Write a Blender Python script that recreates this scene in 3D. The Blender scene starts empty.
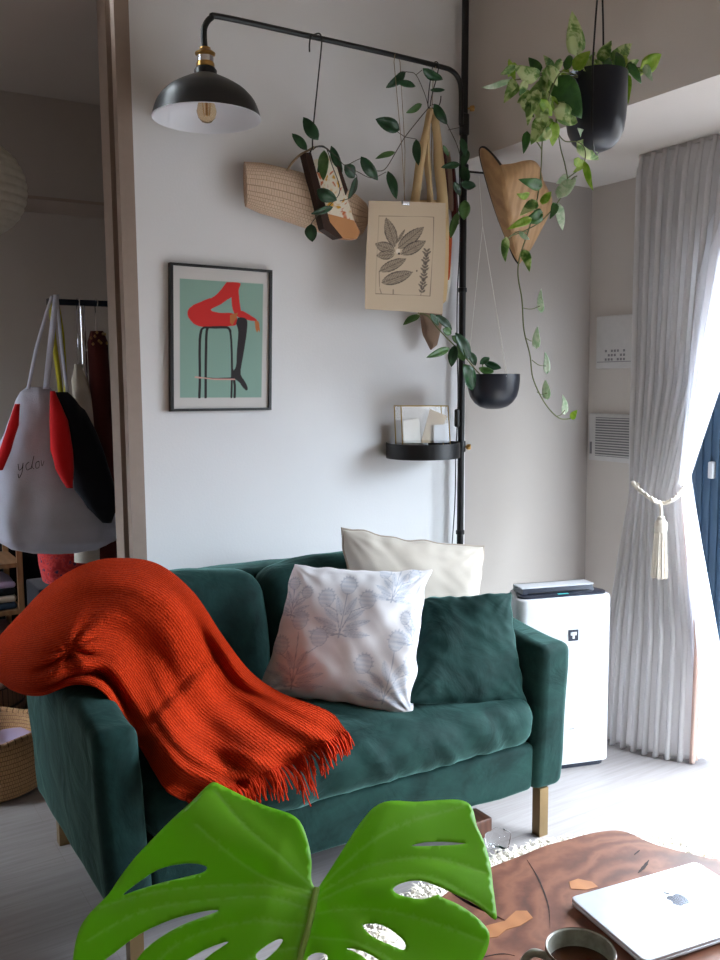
import bpy, bmesh, math, random
import numpy as np
from mathutils import Vector, Matrix, noise
from mathutils.geometry import delaunay_2d_cdt
random.seed(7)
S = bpy.context.scene
COL = S.collection
PI = math.pi

# ------------------------------------------------------------------ camera
F = 900.0; CX, CY = 360.0, 480.0; CAMH = 1.4
_y, _p, _r = math.radians(31.8), math.radians(6.15), math.radians(0.45)
FW = Vector((math.sin(_y)*math.cos(_p), math.cos(_y)*math.cos(_p), -math.sin(_p)))
_rt = Vector((math.cos(_y), -math.sin(_y), 0)); _up = _rt.cross(FW)
RT = _rt*math.cos(_r) - _up*math.sin(_r)
UP = _up*math.cos(_r) + _rt*math.sin(_r)
ORG = Vector((0, 0, CAMH))
def ray(x, y): return FW + RT*((x-CX)/F) - UP*((y-CY)/F)
def onz(x, y, z=0.0): d = ray(x, y); return ORG + d*((z-CAMH)/d.z)
def onx(x, y, X): d = ray(x, y); return ORG + d*(X/d.x)
def P(x, y, Y): d = ray(x, y); return ORG + d*(Y/d.y)
def depth(p): return (Vector(p)-ORG).dot(FW)
def mpp(p): return depth(p)/F
cam = bpy.data.cameras.new('camera'); co = bpy.data.objects.new('camera', cam); COL.objects.link(co)
cam.sensor_fit = 'HORIZONTAL'; cam.sensor_width = 36; cam.lens = F/720*36
cam.clip_start = 0.05
M = Matrix((RT, UP, -FW)).transposed().to_4x4(); M.translation = ORG
co.matrix_world = M
S.camera = co

# ------------------------------------------------------------------ materials
def srgb(r, g, b):
    f = lambda c: (c/12.92 if c <= .04045 else ((c+.055)/1.055)**2.4)
    return (f(r/255), f(g/255), f(b/255), 1)
class NT:
    def __init__(s, name):
        m = bpy.data.materials.new(name); m.use_nodes = True
        s.m = m; s.t = m.node_tree; s.n = s.t.nodes; s.l = s.t.links
        s.b = s.n['Principled BSDF']; s.out = s.n['Material Output']
    def new(s, typ, **kw):
        n = s.n.new(typ)
        for k, v in kw.items():
            if k in n.inputs: n.inputs[k].default_value = v
            else: setattr(n, k, v)
        return n
    def set(s, **kw):
        for k, v in kw.items(): s.b.inputs[k.replace('_', ' ')].default_value = v
    def coord(s, kind='Object', scale=(1, 1, 1)):
        c = s.n.new('ShaderNodeTexCoord'); mp = s.n.new('ShaderNodeMapping')
        mp.inputs['Scale'].default_value = scale
        s.l.new(c.outputs[kind], mp.inputs[0]); return mp.outputs[0]
    def ramp(s, fac, stops):
        r = s.n.new('ShaderNodeValToRGB'); e = r.color_ramp.elements
        while len(e) < len(stops): e.new(.5)
        for i, (p, c) in enumerate(stops): e[i].position = p; e[i].color = c
        s.l.new(fac, r.inputs[0]); return r.outputs[0]
    def bump(s, h, strength=.3, dist=.01, prev=None):
        b = s.n.new('ShaderNodeBump'); b.inputs['Strength'].default_value = strength; b.inputs['Distance'].default_value = dist
        s.l.new(h, b.inputs['Height'])
        if prev: s.l.new(prev, b.inputs['Normal'])
        s.l.new(b.outputs[0], s.b.inputs['Normal']); return b.outputs[0]
    def noise(s, vec, scale=10, detail=4, rough=.5, dist=0):
        n = s.n.new('ShaderNodeTexNoise'); n.inputs['Scale'].default_value = scale; n.inputs['Detail'].default_value = detail
        n.inputs['Roughness'].default_value = rough; n.inputs['Distortion'].default_value = dist
        if vec: s.l.new(vec, n.inputs['Vector'])
        return n.outputs['Fac']
    def wave(s, vec, scale=10, dist=1, detail=2, kind='BANDS', direction='X', dscale=1):
        n = s.n.new('ShaderNodeTexWave'); n.wave_type = kind
        if kind == 'BANDS': n.bands_direction = direction
        else: n.rings_direction = direction
        n.inputs['Scale'].default_value = scale; n.inputs['Distortion'].default_value = dist
        n.inputs['Detail'].default_value = detail; n.inputs['Detail Scale'].default_value = dscale
        s.l.new(vec, n.inputs['Vector']); return n.outputs['Fac']
    def col(s, c): s.l.new(c, s.b.inputs['Base Color'])
    def mix(s, fac, a, b, mode='MIX'):
        n = s.n.new('ShaderNodeMix'); n.data_type = 'RGBA'; n.blend_type = mode
        for sock, v in ((n.inputs[0], fac), (n.inputs[6], a), (n.inputs[7], b)):
            if hasattr(v, 'links'): s.l.new(v, sock)
            else: sock.default_value = v
        return n.outputs[2]
    def math(s, op, a, b=0.0):
        n = s.n.new('ShaderNodeMath'); n.operation = op
        for sock, v in ((n.inputs[0], a), (n.inputs[1], b)):
            if hasattr(v, 'links'): s.l.new(v, sock)
            else: sock.default_value = v
        return n.outputs[0]
    def translucent(s, col, fac):
        t = s.n.new('ShaderNodeBsdfTranslucent'); mx = s.n.new('ShaderNodeMixShader')
        if hasattr(col, 'links'): s.l.new(col, t.inputs[0])
        else: t.inputs[0].default_value = col
        mx.inputs[0].default_value = fac
        s.l.new(s.b.outputs[0], mx.inputs[1]); s.l.new(t.outputs[0], mx.inputs[2]); s.l.new(mx.outputs[0], s.out.inputs[0])

def plain(name, rgb, rough=.5, metal=0, **kw):
    t = NT(name); c = srgb(*rgb)
    n = t.noise(t.coord('Object'), 35, 3)
    t.col(t.ramp(n, [(0, tuple(v*.92 for v in c[:3])+(1,)), (1, tuple(min(1, v*1.08) for v in c[:3])+(1,))]))
    t.set(Roughness=rough, Metallic=metal, **kw)
    return t.m
def wallmat(name, rgb):
    t = NT(name); c = srgb(*rgb); v = t.coord('Object')
    t.col(t.ramp(t.noise(v, 3, 3), [(.3, tuple(x*.97 for x in c[:3])+(1,)), (.7, c)]))
    t.bump(t.noise(v, 160, 4), .12, .004); t.set(Roughness=.85); return t.m
MT = {}
MT['wall'] = wallmat('wall_paper', (230, 229, 229))
MT['wall_beige_shaded'] = wallmat('wall_paper_beige_shaded', (208, 200, 193))  # darker wall paper: the beam's shade is put into its colour
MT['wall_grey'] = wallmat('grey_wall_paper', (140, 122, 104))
MT['wall_recess'] = wallmat('recess_paper_shaded', (168, 160, 153))  # wall paper copy darkened, so the recess shade sits in the colour
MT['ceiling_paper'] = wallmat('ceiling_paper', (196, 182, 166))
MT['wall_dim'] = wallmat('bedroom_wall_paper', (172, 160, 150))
MT['trim'] = plain('taupe_trim', (150, 132, 120), .5)
MT['trim_dark'] = plain('taupe_groove', (98, 82, 72), .6)
MT['black'] = plain('black_metal', (9, 10, 13), .4)
MT['navy'] = plain('navy_sash', (66, 92, 118), .45)
MT['white'] = plain('white_plastic', (196, 198, 203), .35)
MT['white_grey'] = plain('off_white_plastic', (205, 202, 200), .5)
MT['grille'] = plain('grille_grey', (128, 126, 130), .6)
MT['brass'] = plain('brass', (190, 150, 90), .3, 1)
MT['gold'] = plain('gold_wire', (205, 175, 110), .3, 1)
MT['brass_leg'] = plain('brushed_bronze_leg', (132, 110, 78), .38, .75)
MT['chrome'] = plain('chrome', (210, 210, 215), .15, 1)
MT['darkplastic'] = plain('dark_plastic', (30, 36, 50), .25)
MT['alu'] = plain('aluminium', (205, 210, 218), .38, .55)
MT['alu_dark'] = plain('dark_aluminium', (60, 62, 66), .4, .6)
MT['twine'] = plain('twine', (150, 128, 100), .9)
MT['cord_w'] = plain('white_cord', (215, 210, 200), .8)
MT['paper'] = plain('white_paper', (232, 228, 220), .8)
MT['soil'] = plain('soil', (50, 38, 30), .95)
MT['crack_dark'] = plain('deep_crack', (38, 22, 18), .9)  # flat dark tone of the slab cracks
# floor
t = NT('grey_plank_floor'); v = t.coord('Object')
br = t.new('ShaderNodeTexBrick', offset=.37, Scale=1.0)
br.inputs['Brick Width'].default_value = 1.1; br.inputs['Row Height'].default_value = .15
br.inputs['Mortar Size'].default_value = .0012; br.inputs['Mortar Smooth'].default_value = .2
br.inputs['Color1'].default_value = srgb(142, 136, 136); br.inputs['Color2'].default_value = srgb(150, 144, 144); br.inputs['Mortar'].default_value = srgb(128, 120, 116)
t.l.new(v, br.inputs['Vector'])
g = t.noise(t.coord('Object', (1.2, 22, 1)), 3, 6, .6, .6)
c = t.mix(.5, br.outputs['Color'], t.ramp(g, [(.25, srgb(122, 115, 114)), (.75, srgb(168, 163, 163))]))
t.col(c); t.bump(g, .08, .003); t.set(Roughness=.42); MT['floor'] = t.m
# velvet
def velvet(name, dark, light, vr=.32):
    t = NT(name); v = t.coord('Object')
    n1 = t.noise(v, 5, 3, .55, 1.6); n2 = t.noise(v, 30, 3, .6, .8)
    f = t.math('ADD', t.math('MULTIPLY', n1, .75), t.math('MULTIPLY', n2, .25))
    t.col(t.ramp(f, [(vr, srgb(*dark)), (.68, srgb(*light))]))
    t.set(Roughness=.8, Sheen_Weight=.8, Sheen_Roughness=.32, Sheen_Tint=srgb(120, 165, 158), Specular_IOR_Level=.15)
    b = t.bump(t.noise(v, 7, 4, .5, 1.2), .35, .02)
    t.bump(t.noise(v, 400, 2), .12, .001, b)
    return t.m
MT['velvet'] = velvet('green_velvet', (10, 33, 32), (27, 59, 55))
# throw
t = NT('orange_gauze'); v = t.coord('UV')
w1 = t.wave(v, 19, 3.4, 3, 'BANDS', 'X', 6.5); w2 = t.wave(v, 46, 6.0, 2, 'BANDS', 'Y', 3)
h = t.math('ADD', t.math('MULTIPLY', w1, .85), t.math('MULTIPLY', w2, .2))
t.col(t.ramp(h, [(.1, srgb(168, 38, 9)), (.9, srgb(204, 56, 18))]))
t.bump(h, .95, .008); t.set(Roughness=.9, Sheen_Weight=.08, Sheen_Tint=srgb(240, 130, 90), Specular_IOR_Level=.05)
MT['throw'] = t.m
MT['fringe'] = plain('orange_fringe', (172, 42, 12), .9, Specular_IOR_Level=.1)
def fabric(name, rgb, scale=500, s=.25, rough=.9, tr=0, sheen=.1):
    t = NT(name); v = t.coord('Object'); c = srgb(*rgb)
    t.col(t.ramp(t.noise(v, 14, 4), [(.25, tuple(x*.9 for x in c[:3])+(1,)), (.75, c)]))
    t.bump(t.noise(v, scale, 2), s, .002); t.set(Roughness=rough, Sheen_Weight=sheen, Specular_IOR_Level=.2)
    if tr: t.translucent(c, tr)
    return t.m
MT['linen'] = fabric('beige_linen', (190, 181, 170))
MT['piping'] = fabric('beige_piping', (168, 156, 144))
MT['curtain'] = fabric('linen_curtain', (238, 236, 236), 300, .3, .9, .6)
MT['lining'] = fabric('peach_lining', (232, 205, 192), 300, .2, .9, .35)
MT['sheer'] = fabric('sheer_voile', (245, 246, 250), 300, .1, .9, .6)
MT['tassel'] = fabric('tassel_cord', (226, 216, 202), 200, .4)
MT['bag_white'] = fabric('white_canvas', (200, 200, 214), 200, .3)
MT['red_cloth'] = fabric('red_cloth', (196, 22, 26), 200, .3)
MT['black_cloth'] = fabric('black_cloth', (16, 18, 26), 200, .3)
MT['navy_cloth'] = fabric('navy_cloth', (38, 54, 74), 200, .3)
MT['cream_cloth'] = fabric('cream_cloth', (200, 190, 176), 200, .3)
MT['maroon_cloth'] = fabric('maroon_cloth', (74, 26, 22), 200, .3)
MT['brown_leather'] = fabric('brown_leather', (58, 36, 26), 90, .4, .5)
MT['tan_leather'] = fabric('tan_leather', (198, 140, 92), 60, .4, .6)
MT['yellow_cloth'] = fabric('mustard_cloth', (176, 164, 48), 200, .3)
MT['lilac_cloth'] = fabric('lilac_cloth', (176, 160, 190), 200, .3)
MT['tote_cloth'] = fabric('tan_canvas', (214, 184, 138), 200, .3)
MT['rust_cloth'] = fabric('rust_cloth', (186, 82, 40), 200, .3)
MT['pouch'] = fabric('speckled_pouch', (140, 116, 98), 70, .6)
MT['banner'] = fabric('print_canvas', (206, 186, 158), 350, .15)
# floral red
t = NT('red_floral_cloth'); v = t.coord('Object'); t.col(t.ramp(t.noise(v, 60, 3), [(.42, srgb(150, 20, 26)), (.55, srgb(190, 50, 44)), (.66, srgb(60, 30, 60))])); t.set(Roughness=.9); MT['floral'] = t.m
# pillow print by colour attribute
def attr_mat(name, scale=400, rough=.9, sheen=.1, tr=0):
    t = NT(name); a = t.new('ShaderNodeAttribute', attribute_name='Col')
    t.col(a.outputs['Color']); t.bump(t.noise(t.coord('Object'), scale, 2), .2, .002)
    t.set(Roughness=rough, Sheen_Weight=sheen, Specular_IOR_Level=.2)
    if tr: t.translucent(a.outputs['Color'], tr)
    return t.m
MT['pillow_print'] = attr_mat('block_print_cotton')
MT['print'] = attr_mat('poster_print', 900, .55, 0)
# basket weave
def weave(name, a, b, sx, sy):
    t = NT(name); v = t.coord('UV', (sx, sy, 1))
    br = t.new('ShaderNodeTexBrick', Scale=1.0, offset=.5); br.inputs['Brick Width'].default_value = 1.; br.inputs['Row Height'].default_value = 1.
    br.inputs['Mortar Size'].default_value = .12; br.inputs['Mortar Smooth'].default_value = 1
    br.inputs['Color1'].default_value = (.8, .8, .8, 1); br.inputs['Color2'].default_value = (1, 1, 1, 1); br.inputs['Mortar'].default_value = (.0, .0, .0, 1)
    t.l.new(v, br.inputs['Vector'])
    n = t.noise(v, 1.5, 3)
    f = t.math('MULTIPLY', br.outputs['Color'], t.math('ADD', n, .3))
    t.col(t.ramp(f, [(.1, srgb(*a)), (.7, srgb(*b))])); t.bump(br.outputs['Color'], .8, .006); t.set(Roughness=.85)
    return t.m
MT['straw'] = weave('straw_weave', (190, 156, 126), (234, 206, 178), 60, 34)
MT['seagrass'] = weave('seagrass_weave', (98, 68, 42), (190, 148, 104), 150, 50)
MT['wicker_dark'] = weave('dark_wicker', (44, 28, 20), (112, 80, 60), 50, 12)
# woods
def wood(name, cols, vec, scale, dist, kind='BANDS', direction='X', rough=.45, dscale=1.5):
    t = NT(name); v = t.coord('Object', vec)
    w = t.wave(v, scale, dist, 4, kind, direction, dscale); n = t.noise(v, 6, 6, .6, .4)
    f = t.math('ADD', t.math('MULTIPLY', w, .28), t.math('MULTIPLY', n, .72))
    k = len(cols); t.col(t.ramp(f, [(.2+.6*i/(k-1), srgb(*c)) for i, c in enumerate(cols)]))
    t.bump(w, .08, .003); t.set(Roughness=rough); return t.m
MT['slab'] = wood('red_brown_burl', [(70, 36, 24), (106, 60, 42), (128, 80, 58), (88, 48, 34)], (1, 1.25, 1), 4.5, 9, 'RINGS', 'Z', .5, 1.6)
MT['slab_edge'] = wood('slab_bark', [(60, 34, 26), (104, 64, 48)], (1, 1, 6), 6, 4)
MT['key'] = wood('light_inlay', [(160, 104, 66), (184, 126, 82)], (1, 1, 1), 8, 3)
MT['ply'] = wood('veneer', [(158, 120, 80), (192, 154, 110), (178, 140, 98)], (1, 1, 1), 9, 3, 'BANDS', 'X', .5)
MT['shelfwood'] = wood('shelf_wood', [(120, 84, 56), (156, 116, 80)], (1, 1, 1), 10, 3)
MT['table_leg'] = wood('leg_wood', [(70, 40, 28), (108, 66, 48)], (1, 1, .3), 14, 3)
# plants
def leafmat(name, stops, scale=40, rough=.35, tr=.25, tcol=None, dist=1.2):
    t = NT(name); v = t.coord('Object')
    c = t.ramp(t.noise(v, scale, 4, .55, dist), [(p, srgb(*q)) for p, q in stops])
    t.col(c); t.set(Roughness=rough)
    t.translucent(srgb(*tcol) if tcol else c, tr); return t.m
MT['hoya'] = leafmat('hoya_leaf', [(.3, (24, 56, 34)), (.7, (44, 84, 48))], 20, .3, .12)
MT['hoya_light'] = leafmat('hoya_leaf_light', [(.3, (56, 96, 44)), (.7, (92, 128, 66))], 20, .3, .2)
MT['pothos'] = leafmat('pothos_leaf', [(.36, (84, 130, 58)), (.47, (146, 180, 100)), (.54, (214, 226, 168))], 30, .4, .4, dist=.6)
MT['pothos_dark'] = leafmat('pothos_leaf_dark', [(.3, (36, 84, 30)), (.7, (70, 122, 46))], 30)
MT['pothos_lime'] = leafmat('pothos_leaf_lime', [(.35, (130, 176, 40)), (.7, (186, 208, 92))], 40, .4, .4)
MT['pothos_pale'] = leafmat('pothos_leaf_pale', [(.35, (176, 208, 170)), (.62, (226, 236, 216))], 50, .4, .3)
MT['vine'] = plain('vine_stem', (98, 104, 58), .6)
MT['vine_dark'] = plain('vine_stem_dark', (60, 52, 42), .6)
t = NT('monstera_leaf'); a = t.new('ShaderNodeAttribute', attribute_name='Col'); v = t.coord('Object')
c = t.mix(t.math('MULTIPLY', t.noise(v, 14, 3), .35), a.outputs['Color'], srgb(120, 190, 30))
t.col(c); t.set(Roughness=.4, Specular_IOR_Level=.35); t.bump(t.noise(v, 60, 3), .06, .004); t.translucent(c, .5); MT['monstera'] = t.m
MT['monstera_stem'] = plain('monstera_stem', (176, 212, 116), .45)
MT['potblue'] = plain('blue_black_glaze', (26, 30, 40), .32)
MT['terracotta'] = plain('terracotta', (170, 100, 70), .8)
# misc
t = NT('shade_inner'); t.set(Base_Color=srgb(222, 222, 226), Roughness=.3); MT['shade_in'] = t.m
t = NT('bulb_glass'); t.set(Base_Color=srgb(240, 214, 170), Roughness=.05, Transmission_Weight=.9, IOR=1.3); MT['bulb'] = t.m
t = NT('clear_glass'); t.set(Base_Color=(1, 1, 1, 1), Roughness=.02, Transmission_Weight=1, IOR=1.1); MT['glass'] = t.m
t = NT('window_glass'); tr_ = t.new('ShaderNodeBsdfTransparent'); gl = t.new('ShaderNodeBsdfGlossy', Roughness=.02); mx = t.new('ShaderNodeMixShader'); mx.inputs[0].default_value = .05
t.l.new(tr_.outputs[0], mx.inputs[1]); t.l.new(gl.outputs[0], mx.inputs[2]); t.l.new(mx.outputs[0], t.out.inputs[0]); MT['pane'] = t.m
t = NT('lantern_paper'); v = t.coord('Object'); t.col(t.ramp(t.noise(v, 30, 4), [(.3, srgb(206, 202, 190)), (.7, srgb(226, 222, 212))])); t.set(Roughness=.9); t.translucent(srgb(226, 222, 210), .3); MT['lantern'] = t.m
t = NT('ceramic'); v = t.coord('Object'); t.col(t.ramp(t.noise(v, 60, 4), [(.3, srgb(120, 118, 108)), (.7, srgb(160, 158, 146))])); t.set(Roughness=.3); MT['ceramic'] = t.m
t = NT('coffee'); t.set(Base_Color=srgb(66, 36, 20), Roughness=.06); MT['coffee'] = t.m
MT['rug'] = plain('shag_wool', (228, 220, 208), .95)
t = NT('printed_cotton'); v = t.coord('Object'); n = t.noise(v, 15, 2, .5, 1.5)
r = t.ramp(n, [(.36, srgb(206, 150, 30)), (.44, srgb(226, 214, 190)), (.56, srgb(228, 218, 198)), (.62, srgb(196, 96, 40)), (.72, srgb(190, 150, 120))]); t.n[-1].name
t.col(r); t.set(Roughness=.8); MT['citrus'] = t.m

# ------------------------------------------------------------------ mesh builder
class MB:
    def __init__(s): s.v = []; s.f = []; s.mi = []; s.uv = {}; s.c = {}
    def add(s, verts, faces, mi=0, uvs=None, cols=None):
        o = len(s.v); s.v.extend([tuple(q) for q in verts])
        for f in faces: s.f.append(tuple(o+i for i in f)); s.mi.append(mi)
        if uvs is not None:
            for i, u in enumerate(uvs): s.uv[o+i] = u
        if cols is not None:
            for i, u in enumerate(cols): s.c[o+i] = u
        return o
    def box(s, a, b, mi=0, M=None):
        x0, y0, z0 = a; x1, y1, z1 = b
        vs = [Vector(q) for q in ((x0, y0, z0), (x1, y0, z0), (x1, y1, z0), (x0, y1, z0), (x0, y0, z1), (x1, y0, z1), (x1, y1, z1), (x0, y1, z1))]
        if M: vs = [M @ q for q in vs]
        s.add(vs, [(0, 3, 2, 1), (4, 5, 6, 7), (0, 1, 5, 4), (1, 2, 6, 5), (2, 3, 7, 6), (3, 0, 4, 7)], mi); return s
    def grid(s, fn, nu, nv, mi=0, closeu=False, colfn=None, mifn=None):
        vs = []; uv = []; cc = []
        for j in range(nv+1):
            for i in range(nu+(0 if closeu else 1)):
                u, v = i/nu, j/nv; vs.append(fn(u, v)); uv.append((u, v))
                if colfn: cc.append(colfn(u, v))
        W = nu+(0 if closeu else 1); o = len(s.v)
        s.v.extend([tuple(q) for q in vs])
        for i, u in enumerate(uv): s.uv[o+i] = u
        for i, u in enumerate(cc): s.c[o+i] = u
        for j in range(nv):
            for i in range(nu):
                a = j*W+i; b = j*W+(i+1) % W; c = (j+1)*W+(i+1) % W; d = (j+1)*W+i
                s.f.append((o+a, o+b, o+c, o+d)); s.mi.append(mifn((i+.5)/nu, (j+.5)/nv) if mifn else mi)
        return s
    def tube(s, pts, r, seg=10, mi=0, cap=True):
        pts = [Vector(p) for p in pts]; n = len(pts); vs = []
        prev = None
        for i, p in enumerate(pts):
            d = (pts[min(i+1, n-1)]-pts[max(i-1, 0)]).normalized()
            if prev is None:
                a = Vector((0, 0, 1)) if abs(d.z) < .9 else Vector((1, 0, 0)); x = d.cross(a).normalized()
            else: x = (prev-d*prev.dot(d)).normalized()
            prev = x; y = d.cross(x)
            rr = r[i] if isinstance(r, (list, tuple)) else r
            for k in range(seg):
                an = 2*PI*k/seg; vs.append(p+(x*math.cos(an)+y*math.sin(an))*rr)
        fs = [(i*seg+k, i*seg+(k+1) % seg, (i+1)*seg+(k+1) % seg, (i+1)*seg+k) for i in range(n-1) for k in range(seg)]
        if cap: fs += [tuple(range(seg-1, -1, -1)), tuple((n-1)*seg+k for k in range(seg))]
        uvs = [(k/seg, i/max(1, n-1)) for i in range(n) for k in range(seg)]
        s.add(vs, fs, mi, uvs); return s
    def lathe(s, prof, c, seg=48, mi=0, axis=None, cap=(0, 0), sq=(1, 1)):
        c = Vector(c); vs = []
        R = Vector((0, 0, 1)).rotation_difference(Vector(axis)).to_matrix() if axis else None
        for r, z in prof:
            for k in range(seg):
                an = 2*PI*k/seg; q = Vector((r*math.cos(an)*sq[0], r*math.sin(an)*sq[1], z))
                vs.append(c+(R @ q if R else q))
        n = len(prof)
        fs = [(i*seg+k, i*seg+(k+1) % seg, (i+1)*seg+(k+1) % seg, (i+1)*seg+k) for i in range(n-1) for k in range(seg)]
        if cap[0]: fs.append(tuple(range(seg-1, -1, -1)))
        if cap[1]: fs.append(tuple((n-1)*seg+k for k in range(seg)))
        uvs = [(k/seg, i/max(1, n-1)) for i in range(n) for k in range(seg)]
        s.add(vs, fs, mi, uvs); return s
    def rbox(s, a, b, r, step=.03, mi=0, crown=(0, 0, 0), fn=None):
        a = Vector(a); b = Vector(b); c = (a+b)/2; h = (b-a)/2; r = min(r, min(h)*.98)
        def ax(L):
            n = max(4, int(2*L/step)); base = [-L+2*L*i/n for i in range(n+1)]
            extra = [sg*(L-r*(1-math.sin(k*PI/8))) for k in range(0, 4) for sg in (-1, 1)]
            xs = sorted(set(round(q, 5) for q in base if abs(q) < L-r) | set(round(q, 5) for q in extra) | {-L, L}); return xs
        A = [ax(h.x), ax(h.y), ax(h.z)]
        def mp(p):
            q = Vector([max(-(h[i]-r), min(h[i]-r, p[i])) for i in range(3)]); d = p-q
            o = q+(d.normalized()*r if d.length > 1e-9 else d)
            u = [o[i]/h[i] for i in range(3)]
            for i in range(3):
                if crown[i]:
                    j, k = (i+1) % 3, (i+2) % 3
                    o[i] += crown[i]*u[i]*max(0, 1-u[j]**2)*max(0, 1-u[k]**2)
            w = c+o
            return fn(w) if fn else w
        for i in range(3):
            j, k = (i+1) % 3, (i+2) % 3
            for sg in (-1, 1):
                vs = []
                for q in A[k]:
                    for p_ in A[j]:
                        t_ = Vector((0, 0, 0)); t_[i] = sg*h[i]; t_[j] = p_; t_[k] = q; vs.append(mp(t_))
                W = len(A[j]); fs = []
                for y in range(len(A[k])-1):
                    for x in range(W-1):
                        f = (y*W+x, y*W+x+1, (y+1)*W+x+1, (y+1)*W+x); fs.append(f if sg > 0 else f[::-1])
                s.add(vs, fs, mi)
        return s
    def build(s, name, mats, parent=None, weld=0, smooth=40, solid=0, subsurf=0):
        if not isinstance(mats, (list, tuple)): mats = [mats]
        off = Vector((0, 0, 0)); q = parent
        while q is not None: off += q.location; q = q.parent
        me = bpy.data.meshes.new(name)
        own = Vector((0, 0, 0))
        if parent is None and s.v:
            xs = np.array(s.v); own = Vector(((xs[:, 0].min()+xs[:, 0].max())/2, (xs[:, 1].min()+xs[:, 1].max())/2, xs[:, 2].min()))
        d = off+own
        me.from_pydata([(x-d.x, y-d.y, z-d.z) for x, y, z in s.v], [], s.f)
        for m in mats: me.materials.append(MT[m] if isinstance(m, str) else m)
        me.polygons.foreach_set('material_index', s.mi)
        if s.uv:
            ul = me.uv_layers.new(name='UVMap'); li = [l.vertex_index for l in me.loops]
            ul.data.foreach_set('uv', [c for i in li for c in s.uv.get(i, (0, 0))])
        if s.c:
            ca = me.color_attributes.new('Col', 'FLOAT_COLOR', 'POINT')
            ca.data.foreach_set('color', [c for i in range(len(s.v)) for c in s.c.get(i, (1, 1, 1, 1))])
        if weld:
            bm = bmesh.new(); bm.from_mesh(me); bmesh.ops.remove_doubles(bm, verts=bm.verts, dist=weld)
            bmesh.ops.recalc_face_normals(bm, faces=bm.faces); bm.to_mesh(me); bm.free()
        me.update()
        if smooth:
            me.polygons.foreach_set('use_smooth', [True]*len(me.polygons))
            me.set_sharp_from_angle(angle=math.radians(smooth))
        o = bpy.data.objects.new(name, me); COL.objects.link(o); o.location = own
        if parent is not None: o.parent = parent
        if solid:
            m = o.modifiers.new('thickness', 'SOLIDIFY'); m.thickness = solid; m.offset = 0
        if subsurf:
            m = o.modifiers.new('sub', 'SUBSURF'); m.levels = subsurf; m.render_levels = subsurf
        return o
def tag(o, label=None, cat=None, group=None, kind=None):
    if label: o['label'] = label
    if cat: o['category'] = cat
    if group: o['group'] = group
    if kind: o['kind'] = kind
    return o
def thing(name, loc, label, cat, group=None):
    o = bpy.data.objects.new(name, None); COL.objects.link(o); o.location = Vector(loc); o.empty_display_size = .05
    return tag(o, label, cat, group)
def struct(name, mb, mat, **kw): return tag(mb.build(name, mat, None, **kw), kind='structure')
def spline(pts, n=8):
    pts = [Vector(p) for p in pts]; out = []
    for i in range(len(pts)-1):
        p0 = pts[max(i-1, 0)]; p1 = pts[i]; p2 = pts[i+1]; p3 = pts[min(i+2, len(pts)-1)]
        for k in range(n):
            t = k/n
            out.append(.5*((2*p1)+(p2-p0)*t+(2*p0-5*p1+4*p2-p3)*t*t+(3*p1-p0-3*p2+p3)*t**3))
    out.append(pts[-1]); return out
def nz(p, s=1.0, off=0.0): return noise.noise(Vector(p)*s+Vector((off, off*1.7, off*.6)))
def sm(e0, e1, x):
    t = max(0, min(1, (x-e0)/(e1-e0))); return t*t*(3-2*t)

# ------------------------------------------------------------------ room
DW = 2.90; XC = 2.305; DR = 3.02; XW = 3.13; ZB = 2.273; ZC = 2.98
X0, Y0 = -1.3, -1.8
struct('floor', MB().box((X0, Y0, -.05), (XW+.15, 5.2, 0)), 'floor', smooth=0)
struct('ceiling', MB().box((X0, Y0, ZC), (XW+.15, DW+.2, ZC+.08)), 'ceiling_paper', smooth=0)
struct('wall_back', MB().box((.95, DW, 0), (XC, DW+.12, ZC)), 'wall', smooth=0)
struct('wall_back_left', MB().box((X0, DW, 0), (-.35, DW+.12, ZC)).box((-.35, DW, 2.8), (.95, DW+.12, ZC)), 'wall', smooth=0)
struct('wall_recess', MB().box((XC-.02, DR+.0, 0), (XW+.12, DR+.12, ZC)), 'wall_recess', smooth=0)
struct('beam', MB().box((XC, Y0, ZB), (XW+.12, DR+.01, ZC)), 'wall_beige_shaded', smooth=0)
# window wall: opening from Y -1.5 to 2.42
WZ, WY0, WY1 = 2.14, -.45, 2.50
struct('wall_right', MB().box((XW, WY1, 0), (XW+.14, DR, ZB)).box((XW, Y0, 0), (XW+.14, WY0, ZB)).box((XW, WY0, WZ), (XW+.14, WY1, ZB)), 'wall_beige_shaded', smooth=0)
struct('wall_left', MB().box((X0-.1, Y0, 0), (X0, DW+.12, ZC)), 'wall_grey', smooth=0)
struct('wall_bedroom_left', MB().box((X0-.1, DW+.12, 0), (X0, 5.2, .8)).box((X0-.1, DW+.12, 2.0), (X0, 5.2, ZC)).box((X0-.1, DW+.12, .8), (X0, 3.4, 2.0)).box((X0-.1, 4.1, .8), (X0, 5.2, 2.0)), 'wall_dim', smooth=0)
struct('fill_window', MB().box((X0-.08, 3.4, .8), (X0-.02, 3.44, 2.0)).box((X0-.08, 4.06, .8), (X0-.02, 4.1, 2.0)).box((X0-.08, 3.44, .8), (X0-.02, 4.06, .84)).box((X0-.08, 3.44, 1.96), (X0-.02, 4.06, 2.0)), 'navy', smooth=0)  # added window out of view, its opening brightens the bedroom
struct('wall_front', MB().box((X0, Y0-.1, 0), (XW+.14, Y0, ZC)), 'wall_grey', smooth=0)
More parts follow.
